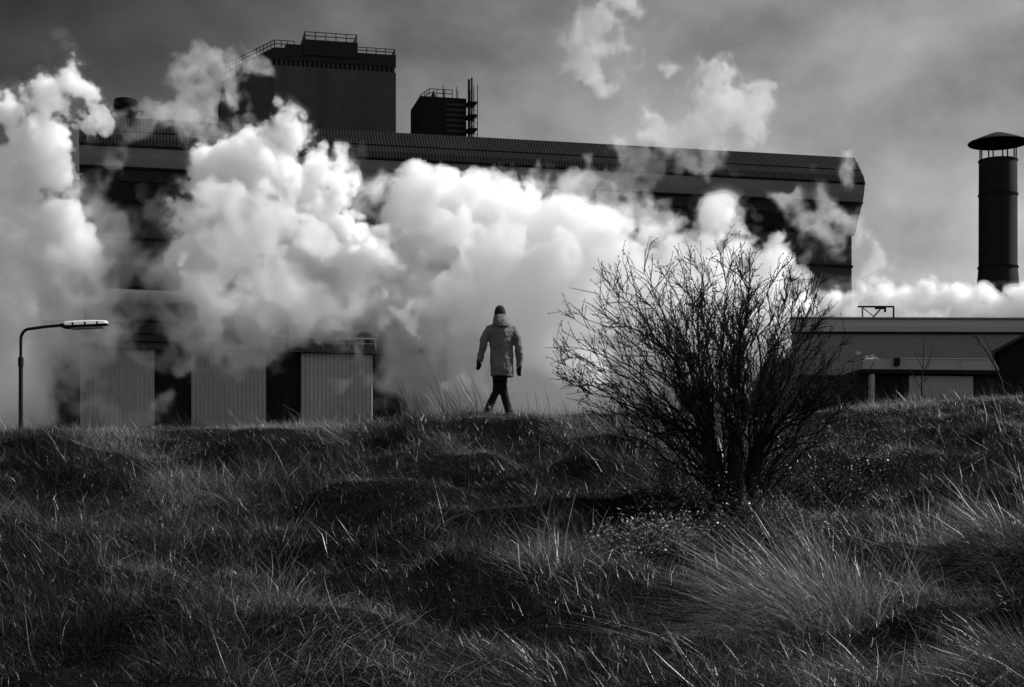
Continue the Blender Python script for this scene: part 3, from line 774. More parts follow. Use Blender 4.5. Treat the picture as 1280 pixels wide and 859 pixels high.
def make_tree():
    rnd = random.Random(5); rng = np.random.default_rng(5)
    base = hit(922, 668); D = base.y; w = D / F
    root = empty('bare_shrub', base); tag(root, 'big bare many stemmed shrub with a dark forked trunk on the bank', 'shrub')
    bark = mat('dark_bark', 0.011, 0.9, 0.05, 0.5, 12.0)
    twigm = mat('twig_bark', 0.014, 0.85, 0.08, 0.4, 20.0)
    def L(px, py, dy=0.0): return Vector(((px - 922) * w, dy, (668 - py) * w))
    # trunk: three short thick stems fused at the foot
    tr = [([L(913, 685), L(909, 650), L(902, 612), L(892, 578), L(884, 548)], [.17, .13, .10, .075, .05]),
          ([L(932, 688, .05), L(936, 650, .05), L(938, 612, .05), L(945, 575, .08), L(955, 542, .1)], [.17, .13, .10, .075, .05]),
          ([L(922, 685, -.08), L(921, 640, -.08), L(919, 600, -.05), L(917, 560, -.03), L(918, 530, 0)], [.15, .115, .09, .065, .045])]
    twig_tubes('trunk', tr, bark, root, 10)
    stems, br, tw, nodes = [], [], [], []
    def wander(p0, p1, p2, n, jit):
        out = []
        for i in range(n + 1):
            t = i / n
            q = p0 * (1-t)**2 + p1 * (2*t*(1-t)) + p2 * t*t
            j = jit * (0 if i == 0 else 1)
            out.append(q + Vector((rnd.gauss(0, j), rnd.gauss(0, j), rnd.gauss(0, j))))
        return out
    # crown outline in the photograph: tips as (px, py)
    tips = [(688,452),(700,415),(703,385),(735,372),(725,335),(770,330),(742,350),(800,320),(825,305),(850,312),(868,296),(890,300),(905,292),(930,303),(945,308),(965,318),(985,338),(1003,345),(1018,362),(1032,385),(1048,412),(1058,432),(1062,470),(1055,500),(705,470),(720,490),(750,505),(1040,455),(700,488),(728,515),(765,540),(795,560),(1074,468),(1084,496),(1062,522),(1038,545),(1015,560),(690,432),(1050,448),(830,575),(694,470),(715,440),(712,400),(750,375),(1066,452),(1070,485),(1045,425),(760,460),(745,480),(1025,470),(1010,500),(780,350),(838,330),(880,325),(918,322),(958,345),(990,375),(760,400),(735,430),(1015,410),(1000,440)]
    stem_specs = []
    for k, (tx, ty) in enumerate(tips):
        stem_specs.append((tx, ty, rnd.uniform(-.55, .55)))
    for k in range(42):   # inner and fore-and-aft stems
        a = rnd.uniform(-1, 1)
        stem_specs.append((905 + a * 145 + rnd.gauss(0, 12), 330 + a*a*70 + rnd.uniform(-10, 75), rnd.choice((-1, 1)) * rnd.uniform(.4, 1.6)))
    for tx, ty, dy in stem_specs:
        if ty < 350: ty += 12
        s = tr[0] if tx < 870 else (tr[1] if tx > 960 else rnd.choice(tr))
        p0 = Vector(s[0][rnd.choice((1, 2, 2, 3, 3, 4))]) + Vector((rnd.gauss(0, .03), rnd.gauss(0, .03), rnd.gauss(0, .05)))
        p2 = L(tx + rnd.gauss(0, 4), ty + rnd.gauss(0, 4), dy)
        dv = p2 - p0; ln = dv.length
        lowness = max(0.0, min(1.0, (ty - 380) / 110))
        p1 = p0 + Vector((dv.x * (.22 + .2*lowness), dv.y * .25, ln * (.52 - .26*lowness)))
        pts = wander(p0, p1, p2, 11, .016 * ln)
        r0 = rnd.uniform(.008, .016)
        stems.append((pts, [r0 * (1 - .82 * i / 11) for i in range(12)]))
        nb = int(7 + ln * 6)
        for _ in range(nb):
            t = rnd.uniform(.22, .97); i = min(10, int(t * 11)); f = t * 11 - i
            q = pts[i].lerp(pts[i+1], f); dr = (pts[i+1] - pts[i]).normalized()
            ax = Vector((rnd.gauss(0, 1), rnd.gauss(0, 1), rnd.gauss(0, 1))).normalized()
            bd = rot_about(dr, ax, rnd.uniform(.35, .85)); bd = (bd + Vector((0, 0, .22))).normalized()
            bl = rnd.uniform(.14, .50) * (1.25 - .6 * t) * (ln / 2.2)
            n = 4; bp = [q]; d_ = bd
            for j in range(n):
                d_ = (d_ + Vector((rnd.gauss(0, .16), rnd.gauss(0, .16), rnd.gauss(.05, .13)))).normalized()
                bp.append(bp[-1] + d_ * (bl / n))
            br.append((bp, [.0056 - .0036 * j / n for j in range(n + 1)]))
            nodes.append(bp[-1])
            for _ in range(rnd.randint(1, 4)):
                j = rnd.randint(1, n); g = (bp[j] - bp[j-1]).normalized()
                td = rot_about(g, Vector((rnd.gauss(0, 1), rnd.gauss(0, 1), rnd.gauss(0, 1))).normalized(), rnd.uniform(.4, .95))
                tl = rnd.uniform(.03, .19); e = bp[j] + td * tl
                mid = bp[j].lerp(e, .5) + Vector((rnd.gauss(0, .006), rnd.gauss(0, .006), rnd.gauss(.004, .006)))
                tw.append(([bp[j], mid, e], [.0036, .003, .002]))
                nodes.append(e)
                if rnd.random() < .5: nodes.append(mid)
    twig_tubes('stems', stems, bark, root, 6)
    b = twig_tubes('branches', br, twigm, root, 4)
    twig_tubes('twigs', tw, twigm, root, 3)
    # swelling buds along the twigs
    mb = MB()
    for p in nodes:
        r = rnd.uniform(.003, .0072); a, bb, c = r, r * rnd.uniform(.8, 1.2), r * 1.5
        o = p + Vector((rnd.gauss(0, .004), rnd.gauss(0, .004), rnd.gauss(0, .004)))
        mb.add([o + Vector(v) for v in ((a,0,0),(-a,0,0),(0,bb,0),(0,-bb,0),(0,0,c),(0,0,-c))], [(0,2,4),(2,1,4),(1,3,4),(3,0,4),(2,0,5),(1,2,5),(3,1,5),(0,3,5)])
    me = bpy.data.meshes.new('buds'); me.from_pydata(mb.v, [], mb.f); link_mesh('buds', me, twigm, root)

    # ---- brambles and leafy undergrowth round its foot
    gm = bpy.data.materials['dry_grass']
    def bramble(name, px, py, rpx, hpx, nst, nleaf, lsize, label, tone):
        c = hit(px, py); ww = c.y / F
        o = empty(name, c); tag(o, label, 'undergrowth', 'undergrowth round the bare shrub')
        tub, lv = [], []
        for _ in range(nst):
            a = rnd.uniform(0, 6.283); rr = rpx * ww * math.sqrt(rnd.random())
            x0, y0 = rr * math.cos(a), rr * .8 * math.sin(a)
            z0 = float(terrain(c.x + x0, c.y + y0)) - c.z
            p = Vector((x0, y0, z0)); d_ = Vector((rnd.gauss(-.1, .5), rnd.gauss(-.1, .5), 1)).normalized()
            ln = hpx * ww * rnd.uniform(.5, 1.15); pts = [p]; n = 6
            for j in range(n):
                d_ = (d_ + Vector((rnd.gauss(0, .28), rnd.gauss(0, .28), -.16 + rnd.gauss(0, .1)))).normalized()
                pts.append(pts[-1] + d_ * ln / n)
            tub.append((pts, [.0048 - .003 * j / n for j in range(n + 1)]))
            for _ in range(int(nleaf)):
                j = rnd.randint(0, n - 1); q = pts[j].lerp(pts[j+1], rnd.random())
                lv.append(q + Vector((rnd.gauss(0, .02), rnd.gauss(0, .02), rnd.gauss(.005, .02))))
        twig_tubes('stems', tub, twigm, o, 4)
        leaf_mesh('leaves', [tuple(p) for p in lv], lsize, gm, o, rng, tone)
        return o
    bramble('leafy_undergrowth', 805, 690, 70, 62, 260, 13, .016, 'pale small leaved bush low on the slope, left of the dark trunk', (.06, .26))
    bramble('bramble_patch', 1020, 620, 75, 100, 260, 8, .013, 'tangled brambles with small leaves to the right of the trunk', (.04, .2))
    bramble('bramble_patch', 865, 655, 50, 100, 240, 8, .012, 'thin brambles hugging the left side of the trunk', (.04, .18))
    bramble('bramble_patch', 968, 682, 48, 85, 220, 8, .012, 'sparse brambles at the foot of the trunk above the pale tussock', (.04, .2))
    bramble('bramble_patch', 1110, 560, 60, 60, 90, 7, .013, 'brambles on the upper slope below the outbuilding', (.04, .18))

    # ---- saplings on the crest
    def sapling(px, py, D, pieces, label):
        x = (px - HX) / F * D; z = float(terrain(x, D)); o = empty('bare_sapling', (x, D, z)); tag(o, label, 'sapling', 'bare saplings on the crest')
        ww = D / F; zb = HY - (z - CAM_Z) / ww
        tub = [], []
        for k, (pp, r0) in enumerate(pieces):
            pts = [Vector(((a - px) * ww, .02 * k * (1 if k % 2 else -1), (zb - b) * ww)) for a, b in pp]
            (tub[0] if k == 0 else tub[1]).append((pts, [r0 * (1 - .65 * i / (len(pts) - 1)) for i in range(len(pts))]))
        twig_tubes('stem', tub[0], twigm, o, 6); twig_tubes('branches', tub[1], twigm, o, 5)
    sapling(1153, 505, 26, [([(1153,506),(1152,480),(1154,455),(1155,425)], .014), ([(1152,470),(1160,455),(1166,433)], .010), ([(1153,462),(1147,450),(1142,438)], .008), ([(1152,486),(1143,470),(1139,462)], .009), ([(1153,478),(1162,468),(1166,460)], .008), ([(1154,446),(1150,437),(1148,432)], .005), ([(1158,458),(1166,452)], .005)], 'thin upright bare sapling in front of the ribbed pale wall')
    sapling(1258, 500, 26, [([(1257,502),(1252,478),(1244,458),(1232,438),(1219,420)], .022), ([(1244,458),(1240,440),(1232,425),(1226,410)], .010), ([(1232,438),(1226,434),(1217,430)], .008), ([(1250,472),(1262,480),(1274,486)], .008), ([(1240,450),(1243,436),(1241,428)], .006), ([(1226,430),(1222,420),(1224,412)], .005)], 'leaning bare sapling beside the black gabled shed')
# ------------------------------------------------------------------ the walker
def make_person():
    D = 26.9; w = D / F
    x0 = (626 - HX) / F * D
    zg = float(terrain(x0, D))
    zf = Zat(514.5, D)
    z0 = max(zg, zf) if abs(zg - zf) < .25 else zf
    z0 = zg
    k = (Zat(381, D) - z0) / (1.0)      # standing height that reaches the hat top in the photo
    s = k / ((514.5 - 381))             # metres per photo pixel, so hat and feet both meet their marks
    root = empty('person', (x0, D, z0))
    tag(root, 'person walking away along the crest in a hooded grey parka, dark trousers and beanie', 'person')
    def J(px, py, dy=0.0): return Vector(((px - 626) * s, dy, (514.5 - py) * s))
    cloth = mat('parka_cloth', 0.115, 0.9, 0.1, 0.15, 5.0, (1, 1, .5), noise2=.05, nscale2=40)
    dark = mat('trouser_cloth', 0.008, 0.9, 0.15, 0.3, 15.0)
    knit = mat('knit_wool', 0.025, 0.95, 0.1, 0.35, 60.0)
    glovem = mat('glove_cloth', 0.01, 0.8, 0.2)
    skin = mat('skin', 0.30, 0.6, 0.35)
    shoe = mat('boot_leather', 0.01, 0.6, 0.35)
    def remesh(o, vox, smooth=4):
        r = o.modifiers.new('remesh', 'REMESH'); r.mode = 'VOXEL'; r.voxel_size = vox; r.use_smooth_shade = True
        if smooth:
            m = o.modifiers.new('smooth', 'SMOOTH'); m.factor = .5; m.iterations = smooth
        return o
    # body: one continuous skinned figure, forward is +Y (away from the viewer)
    J_ = {}
    verts, edges, rad = [], [], []
    def v(name, p, r, to=None):
        J_[name] = len(verts); verts.append(p); rad.append(r)
        if to is not None: edges.append((J_[to], J_[name]))
    v('pelvis', J(625, 462), .10)
    v('waist', J(626, 440), .11, 'pelvis'); v('chest', J(627, 420), .12, 'waist'); v('neckbase', J(626, 405, .01), .075, 'chest')
    v('neck', J(625.5, 399, .02), .055, 'neckbase'); v('skull', J(625, 391.5, .03), .088, 'neck'); v('crown', J(625, 385.5, .03), .07, 'skull')
    v('hipL', J(622, 468), .05, 'pelvis'); v('kneeL', J(620, 487, .055), .04, 'hipL'); v('ankleL', J(611.5, 507, -.09), .032, 'kneeL'); v('toeL', J(609, 512.5, .06), .032, 'ankleL')
    v('hipR', J(628.5, 468), .05, 'pelvis'); v('kneeR', J(629.4, 487, .05), .04, 'hipR'); v('ankleR', J(635.5, 509, .08), .032, 'kneeR'); v('toeR', J(637, 513.5, .23), .032, 'ankleR')
    for sd, sh, el, wr in (('L', (613.5, 409.5), (604, 431), (599.8, 450)), ('R', (640, 410), (648.2, 436), (648.5, 455))):
        v('sh' + sd, J(*sh), .05, 'chest'); v('el' + sd, J(*el, -.04), .036, 'sh' + sd); v('wr' + sd, J(*wr, .03), .03, 'el' + sd)
    me = bpy.data.meshes.new('body'); me.from_pydata(verts, edges, [])
    body = link_mesh('body', me, skin, root)
    sk = body.modifiers.new('skin', 'SKIN'); sk.use_smooth_shade = True
    if not me.skin_vertices: me.skin_vertices.new()
    for i, r in enumerate(rad): me.skin_vertices[0].data[i].radius = (r, r)
    me.skin_vertices[0].data[0].use_root = True
    sub = body.modifiers.new('sub', 'SUBSURF'); sub.levels = 2; sub.render_levels = 2
    # face (turned away): nose, eyes, mouth, ears are real so the head reads from any side
    mb = MB()
    hc = J(625, 391, .03)
    mb.loft([[hc + Vector((a * q, .082 + b, c)) for a, b, c in ((-.016, 0, -.02), (.016, 0, -.02), (.008, .0, .022), (-.008, .0, .022))] if q == 1 else [hc + Vector((a, .112, c)) for a, c in ((-.010, -.018), (.010, -.018), (.004, 0), (-.004, 0))] for q in (1, 2)])
    mb.build('nose', skin, root, True)
    for sg in (-1, 1):
        mb = MB(); e = hc + Vector((sg * .088, .0, -.005))
        mb.loft([[e + Vector((sg * t, math.cos(a) * .018, math.sin(a) * .032)) for a in [q * math.pi / 4 for q in range(8)]] for t in (-.006, .010)])
        mb.build('ear', skin, root, True)
        mb = MB(); e = hc + Vector((sg * .032, .078, .014)); mb.lathe([(.0, -.009), (.010, -.004), (.011, .003), (.0, .009)], 8, (e.x, e.y)); 
        mb.v = [(a, b, c + e.z) for a, b, c in mb.v]; mb.build('eye', glovem, root, True)
    mb = MB(); mb.box(hc.x - .024, hc.x + .024, hc.y + .078, hc.y + .09, hc.z - .048, hc.z - .038); mb.build('mouth', glovem, root, True)
    # parka: torso and sleeves fused
    mb = MB()
    HXK = 0.9
    def ring(cx, cy, hx, hy, z_tilt=0, n=24, dy=0.0, ph=0.0):
        c = J(cx, cy, dy); r = []
        for i in range(n):
            a = 2 * math.pi * i / n
            f = 1 + .025 * math.sin(5 * a + ph) + .015 * math.sin(9 * a + 2 * ph)
            r.append(c + Vector((math.cos(a) * hx * s * f * HXK, math.sin(a) * hy * f, z_tilt * s * math.cos(a))))
        return r
    mb.loft([ring(627.5, 468.0, 14.6, .185, -.8, ph=0), ring(627.3, 462, 15.2, .19, ph=.5), ring(627, 452, 15.6, .185, ph=1), ring(626.8, 443, 15.9, .175, ph=1.5), ring(626.6, 436.5, 15.6, .165, ph=1.8), ring(626.6, 434.5, 15.4, .163, ph=1.8), ring(626.6, 430, 16.2, .17, ph=2.2), ring(626.7, 420, 17.0, .172, ph=3), ring(626.9, 413, 17.0, .165, ph=3.2), ring(626.9, 408.5, 15.0, .14, ph=3.4), ring(626.6, 405, 11, .115, ph=3.5), ring(626.3, 401, 7.5, .09, .0, ph=3.5)])
    def sleeve(pts, rads):
        P_ = [J(*p) for p in pts]; mb.tube(P_, [r * s for r in rads], 16)
    sleeve([(617, 408), (612.6, 410, -.01), (608.6, 417, -.02), (605.2, 427, -.04), (602.9, 438, -.01), (600.2, 450, .03)], [4.0, 4.6, 5.2, 4.8, 4.3, 3.9])
    sleeve([(636, 408.5), (641, 410.8, -.01), (644.8, 419, -.02), (647.6, 431, -.04), (648.5, 443, -.01), (648.6, 456, .03)], [4.0, 4.6, 5.2, 4.9, 4.4, 4.0])
    o = mb.build('parka', cloth, root, True); remesh(o, .011, 3)
    tx = bpy.data.textures.new('folds', 'CLOUDS'); tx.noise_scale = .13; tx.noise_depth = 2
    dm = o.modifiers.new('folds', 'DISPLACE'); dm.texture = tx; dm.strength = .05; dm.mid_level = .5; dm.texture_coords = 'LOCAL'
    tx2 = bpy.data.textures.new('creases', 'CLOUDS'); tx2.noise_scale = .035; tx2.noise_depth = 1
    dm2 = o.modifiers.new('creases', 'DISPLACE'); dm2.texture = tx2; dm2.strength = .010; dm2.mid_level = .5
    parka = o
    # the open vent flap at the hem
    mb = MB(); mb.loft([[J(a, b, c) for a, b, c in q] for q in (((633.5, 457, -.19), (634.5, 457, -.185), (634.2, 458, -.17)), ((635.5, 463, -.205), (637.6, 463, -.195), (636.6, 464, -.17)), ((638.5, 469.6, -.20), (642, 468.5, -.16), (640, 469.5, -.12)))]); mb.build('vent_flap', cloth, parka, True)
    # hood lying on the shoulders
    mb = MB()
    mb.loft([ring(627.2, 409.2, 4, .05, dy=-.15), ring(627.2, 408, 9.0, .095, -.6, dy=-.115), ring(627, 404.5, 11.6, .135, -.8, dy=-.055), ring(626.6, 400, 11.3, .135, -.6, dy=-.02), ring(626.2, 396.5, 9.8, .125, -.4, dy=.0), ring(625.8, 393.6, 8.6, .112, .0, dy=.015), ring(625.6, 392.6, 7.6, .10, dy=.02)])
    o = mb.build('hood', cloth, root, True); remesh(o, .009, 3)
    dm = o.modifiers.new('folds', 'DISPLACE'); dm.texture = tx; dm.strength = .035; dm.mid_level = .5; dm.texture_coords = 'LOCAL'
    # beanie
    mb = MB()
    def hr(py, hx, hy): return ring(625, py, hx, hy, dy=.03, n=20)
    c0 = [hr(393.6, 7.2, .102), hr(391.8, 7.7, .108), hr(390.6, 7.5, .106), hr(388, 7.35, .103), hr(385, 6.6, .092), hr(382.6, 4.6, .066), hr(381.4, 2.0, .03)]
    mb.loft(c0); o = mb.build('beanie', knit, root, True); sb = o.modifiers.new('sub', 'SUBSURF'); sb.levels = 1; sb.render_levels = 1
    # trousers
    mb = MB()
    mb.loft([ring(625, 460, 10.5, .14), ring(625, 468, 9.6, .13), ring(625, 474, 8.6, .115)])
    mb.tube([J(621.3, 468), J(621.6, 477, .02), J(620.2, 487, .055), J(615, 498, -.01), J(610.4, 509, -.09)], [5.4*s, 5.2*s, 4.7*s, 4.6*s, 4.7*s], 14)
    mb.tube([J(629.2, 468), J(628.6, 477, .02), J(629.4, 487, .05), J(632.6, 499, .06), J(636, 511.5, .08)], [5.4*s, 5.2*s, 4.8*s, 4.8*s, 5.0*s], 14)
    o = mb.build('trousers', dark, root, True); remesh(o, .011, 3)
    dm = o.modifiers.new('folds', 'DISPLACE'); dm.texture = tx; dm.strength = .02; dm.mid_level = .5; dm.texture_coords = 'LOCAL'
    # boots
    for (ax, ay, ady), (bx, by, bdy) in (((610.2, 508.5, -.12), (608.4, 513.4, .08)), ((636.2, 510, .06), (637.5, 514.0, .24))):
        mb = MB(); a = J(ax, ay, ady); b = J(bx, by, bdy); heel = Vector((a.x, a.y - .03, b.z + .03))
        mb.tube([a + Vector((0, 0, .05)), a, heel.lerp(a, .4)], [.05, .052, .055], 12)
        mb.tube([heel, heel.lerp(b, .5) + Vector((0, 0, .015)), b], [.05, .052, .036], 12)
        o = mb.build('boot', shoe, root, True); remesh(o, .012, 2)
    # gloves: palm, four fingers, thumb
    for sd, wr, tip, tx_ in (('L', (599.2, 449.5, .03), (598.8, 460.5, .06), 1), ('R', (648.9, 455.5, .03), (647.2, 467.8, .07), -1)):
        mb = MB(); a = J(*wr); b = J(*tip); d = (b - a); ln = d.length; dn = d.normalized(); side = Vector((.75 * tx_, .66, 0)); side = (side - dn * side.dot(dn)).normalized(); inn = dn.cross(side)
        if inn.y * 1 < 0: inn = -inn
        knu = a + dn * ln * .55
        mb.tube([a - dn * .03, a + dn * .02], [.043, .040], 10)
        pr = []
        for t, hw, th in ((0, .034, .024), (.3, .042, .026), (.55, .045, .024)):
            c = a + dn * ln * t; pr.append([c + side * math.cos(q) * hw + inn * math.sin(q) * th for q in [i * math.pi / 5 for i in range(10)]])
        mb.loft(pr)
        for i, (o_, fl) in enumerate(((.034, .40), (.012, .46), (-.012, .43), (-.034, .34))):
            p = knu + side * o_; q1 = p + dn * ln * fl * .55 + inn * .008; q2 = q1 + (dn * .75 + inn * .65).normalized() * ln * fl * .45
            mb.tube([p - dn * .02, p, q1, q2], [.012, .0125, .0115, .009], 7)
        t0 = a + dn * ln * .2 + side * .03; t1 = t0 + (dn * .7 + side * .7 + inn * .2).normalized() * .04; t2 = t1 + (dn * .95 + side * .2 + inn * .2).normalized() * .035
        mb.tube([t0, t1, t2], [.016, .014, .010], 7)
        o = mb.build('glove', glovem, root, True); remesh(o, .005, 1)
# ------------------------------------------------------------------ steam: real volumes bounded by meshes
def bspline_matrix(coords, cell, seed_off):
    """rows: weights of a cubic B-spline lattice at the given coordinates"""
    t = (coords - coords[0]) / cell + seed_off
    i = np.floor(t).astype(int); f = t - i
    m = i.max() + 4
    W = np.zeros((len(coords), m), dtype=np.float32)
    r = np.arange(len(coords))
    W[r, i] = (1-f)**3/6; W[r, i+1] = (3*f**3 - 6*f**2 + 4)/6
    W[r, i+2] = (-3*f**3 + 3*f**2 + 3*f + 1)/6; W[r, i+3] = f**3/6
    return W

def lattice_noise(ax, cell, rng, sy=1.0):
    """smooth noise of unit spread on the grid given by three axis arrays; cell = feature size in metres"""
    Ws = [bspline_matrix(a, cell * k, rng.random()) for a, k in zip(ax, (1, 1, sy))]
    L = rng.standard_normal((Ws[0].shape[1], Ws[1].shape[1], Ws[2].shape[1])).astype(np.float32)
    A = np.tensordot(Ws[0], L, (1, 0))          # x, my, mz
    A = np.tensordot(A, Ws[2], (2, 1))          # x, my, z
    A = np.matmul(Ws[1][None], A)               # x, y, z
    return (A * 2.4).astype(np.float32)

def surface_nets(Fd, iso, origin, h):
    Fd = Fd.copy()
    lo = iso - 1e-3 - 0.05
    for s in ((0,), (-1,)):
        Fd[s[0], :, :] = np.minimum(Fd[s[0], :, :], lo); Fd[:, s[0], :] = np.minimum(Fd[:, s[0], :], lo); Fd[:, :, s[0]] = np.minimum(Fd[:, :, s[0]], lo)
    I = Fd > iso
    c = np.zeros(tuple(n - 1 for n in I.shape), dtype=np.int8)
    for a in (0, 1):
        for b in (0, 1):
            for d in (0, 1):
                c += I[a:I.shape[0]-1+a, b:I.shape[1]-1+b, d:I.shape[2]-1+d]
    act = (c > 0) & (c < 8)
    idx = np.argwhere(act)
    if len(idx) == 0: return None, None
    vid = np.full(c.shape, -1, dtype=np.int32)
    vid[act] = np.arange(len(idx), dtype=np.int32)
    acc = np.zeros((len(idx), 3), dtype=np.float32); cnt = np.zeros(len(idx), dtype=np.float32)
    x, y, z = idx[:, 0], idx[:, 1], idx[:, 2]
    for axis in range(3):
        o1, o2 = [k for k in range(3) if k != axis]
        for a in (0, 1):
            for b in (0, 1):
                off = [0, 0, 0]; off[o1] = a; off[o2] = b
                v0 = Fd[x+off[0], y+off[1], z+off[2]]
                off2 = list(off); off2[axis] = 1
                v1 = Fd[x+off2[0], y+off2[1], z+off2[2]]
                cr = (v0 > iso) != (v1 > iso)
                t = np.where(cr, (iso - v0) / np.where(cr, v1 - v0, 1), 0)
                p = np.zeros((len(idx), 3), dtype=np.float32)
                p[:, o1] = a; p[:, o2] = b; p[:, axis] = t
                acc += p * cr[:, None]; cnt += cr
    verts = (idx + acc / cnt[:, None]) * h + np.asarray(origin)
    quads = []
    for axis in range(3):
        o1, o2 = [k for k in range(3) if k != axis]
        s0 = [slice(None)]*3; s1 = [slice(None)]*3
        s0[axis] = slice(0, -1); s1[axis] = slice(1, None)
        A, B = I[tuple(s0)], I[tuple(s1)]
        e = np.argwhere(A != B)
        ok = (e[:, o1] > 0) & (e[:, o2] > 0) & (e[:, o1] < I.shape[o1]-1) & (e[:, o2] < I.shape[o2]-1)
        e = e[ok]
        flip = A[e[:, 0], e[:, 1], e[:, 2]]
        if axis == 1: flip = ~flip
        q = []
        for a, b in ((1, 1), (0, 1), (0, 0), (1, 0)):
            w = e.copy(); w[:, o1] -= a; w[:, o2] -= b
            q.append(vid[w[:, 0], w[:, 1], w[:, 2]])
        q = np.stack(q, 1)
        q[~flip] = q[~flip][:, ::-1]
        quads.append(q)
    return verts, np.concatenate(quads)

def drop_scraps(v, q, keep):
    """remove loose scraps of fewer than keep vertices"""
    lab = np.arange(len(v), dtype=np.int64)
    for _ in range(400):
        m = lab[q].min(1)
        new = lab.copy()
        for k in range(4): np.minimum.at(new, q[:, k], m)
        new = new[new]; new = new[new]
        if np.array_equal(new, lab): break
        lab = new
    cnt = np.bincount(lab, minlength=len(v))
    ok = cnt[lab] >= keep
    q = q[ok[q[:, 0]]]
    re = np.cumsum(ok) - 1
    return v[ok], re[q]

def steam_mat(name, dens, g=0.3):
    m = bpy.data.materials.new(name); m.use_nodes = True
    nt = m.node_tree; nt.nodes.clear()
    out = nt.nodes.new('ShaderNodeOutputMaterial'); v = nt.nodes.new('ShaderNodeVolumeScatter')
    v.inputs['Color'].default_value = (1, 1, 1, 1); v.inputs['Density'].default_value = dens
    v.inputs['Anisotropy'].default_value = g
    nt.links.new(v.outputs[0], out.inputs['Volume'])
    return m

def plume(name, blobs, D, h, seed, levels, label, amp=1.0, warp=1.0, cells=(4.4, 2.2, 1.1, 0.58, 0.31, 0.19), wisp=0.0, depth=0.5, soft=0.0, infl=0.55, keep=6.0, group='steam drifting in front of the works'):
    """blobs: (px, py, r_px[, depth offset m]); levels: [(offset inside the outline in m, scattering per m)], outermost first"""
    rng = np.random.default_rng(seed)
    B = []
    for b in blobs:
        c = P(b[0], b[1], D + (b[3] if len(b) > 3 else 0)); B.append((c.x, c.y, c.z, b[2] / F * D + infl))
    B = np.array(B)
    pad = 1.2 + amp * 1.2
    lo = (B[:, :3] - B[:, 3:4] * np.array([1, depth, 1])).min(0) - pad
    hi = (B[:, :3] + B[:, 3:4] * np.array([1, depth, 1])).max(0) + pad
    lo[2] = max(lo[2], -0.5)
    ax = [np.arange(lo[k], hi[k] + h, h).astype(np.float32) for k in range(3)]
    shp = tuple(len(a) for a in ax)
    X, Y, Z = ax[0][:, None, None], ax[1][None, :, None], ax[2][None, None, :]
    rng2 = np.random.default_rng(seed + 1000)
    wx = lattice_noise(ax, cells[0] * 0.9, rng) * (0.55 * warp) + lattice_noise(ax, cells[1] * 0.8, rng) * (0.28 * warp) + lattice_noise(ax, cells[2] * 0.8, rng) * (0.20 * warp) + lattice_noise(ax, max(0.42, 2.6 * h), rng2) * (0.10 * warp)
    wz = lattice_noise(ax, cells[0] * 0.9, rng) * (0.55 * warp) + lattice_noise(ax, cells[1] * 0.8, rng) * (0.28 * warp) + lattice_noise(ax, cells[2] * 0.8, rng) * (0.20 * warp) + lattice_noise(ax, max(0.42, 2.6 * h), rng2) * (0.10 * warp)
    S = np.full(shp, -3.0, dtype=np.float32)
    for cx, cy, cz, r in B:
        e = r + 3.0 + 2.0 * warp
        i0, i1 = np.searchsorted(ax[0], (cx - e, cx + e)); j0, j1 = np.searchsorted(ax[1], (cy - e*depth, cy + e*depth)); k0, k1 = np.searchsorted(ax[2], (cz - e, cz + e))
        sl = (slice(i0, i1), slice(j0, j1), slice(k0, k1))
        d = np.sqrt((X[i0:i1] + wx[sl] - cx)**2 + ((Y[:, j0:j1] - cy) / depth)**2 + (Z[:, :, k0:k1] + wz[sl] - cz)**2)
        np.maximum(S[sl], r - d, out=S[sl])
    del wx, wz
    f = S
    if wisp > 0:
        # torn steam: sheets left where the noise passes through zero, cut deeper toward the rim
        rd = np.zeros(shp, dtype=np.float32)
        a = 1.0
        for c in cells:
            rd += a * np.abs(lattice_noise(ax, c, rng)); a *= 0.62
        f = f * (1.0 / wisp) - (rd - 0.75) * amp
    else:
        for c in cells:
            f = f + amp * (0.44 * c ** 0.5 if c > 3 else 0.58 * c ** 0.62) * (np.abs(lattice_noise(ax, c, rng)) - 0.55)
        f = np.minimum(f, S + 1.25 * amp)
    if soft > 0:
        sf = np.clip(lattice_noise(ax, cells[0] * 1.3, rng) * 0.5 + 0.5, 0, 1.2)
    root = None
    for li, (off, dens) in enumerate(levels):
        g = f
        if soft > 0 and off < 0:
            g = f - (-off) * (1 - sf) * soft     # the thin outer veil is uneven: wide here, missing there
        v, q = surface_nets(g, off, (ax[0][0], ax[1][0], ax[2][0]), h)
        if v is None: continue
        v, q = drop_scraps(v, q, int(keep / h ** 2))
        if len(q) == 0: continue
        me = fast_mesh(name if root is None else 'dense_core', v, q)
        m = steam_mat('steam_%03d' % int(dens * 1000), dens)
        if root is None:
            root = link_mesh(name, me, m)
            tag(root, label, 'steam', group, 'stuff')
        else:
            link_mesh('dense_core', me, m, root)
    return root

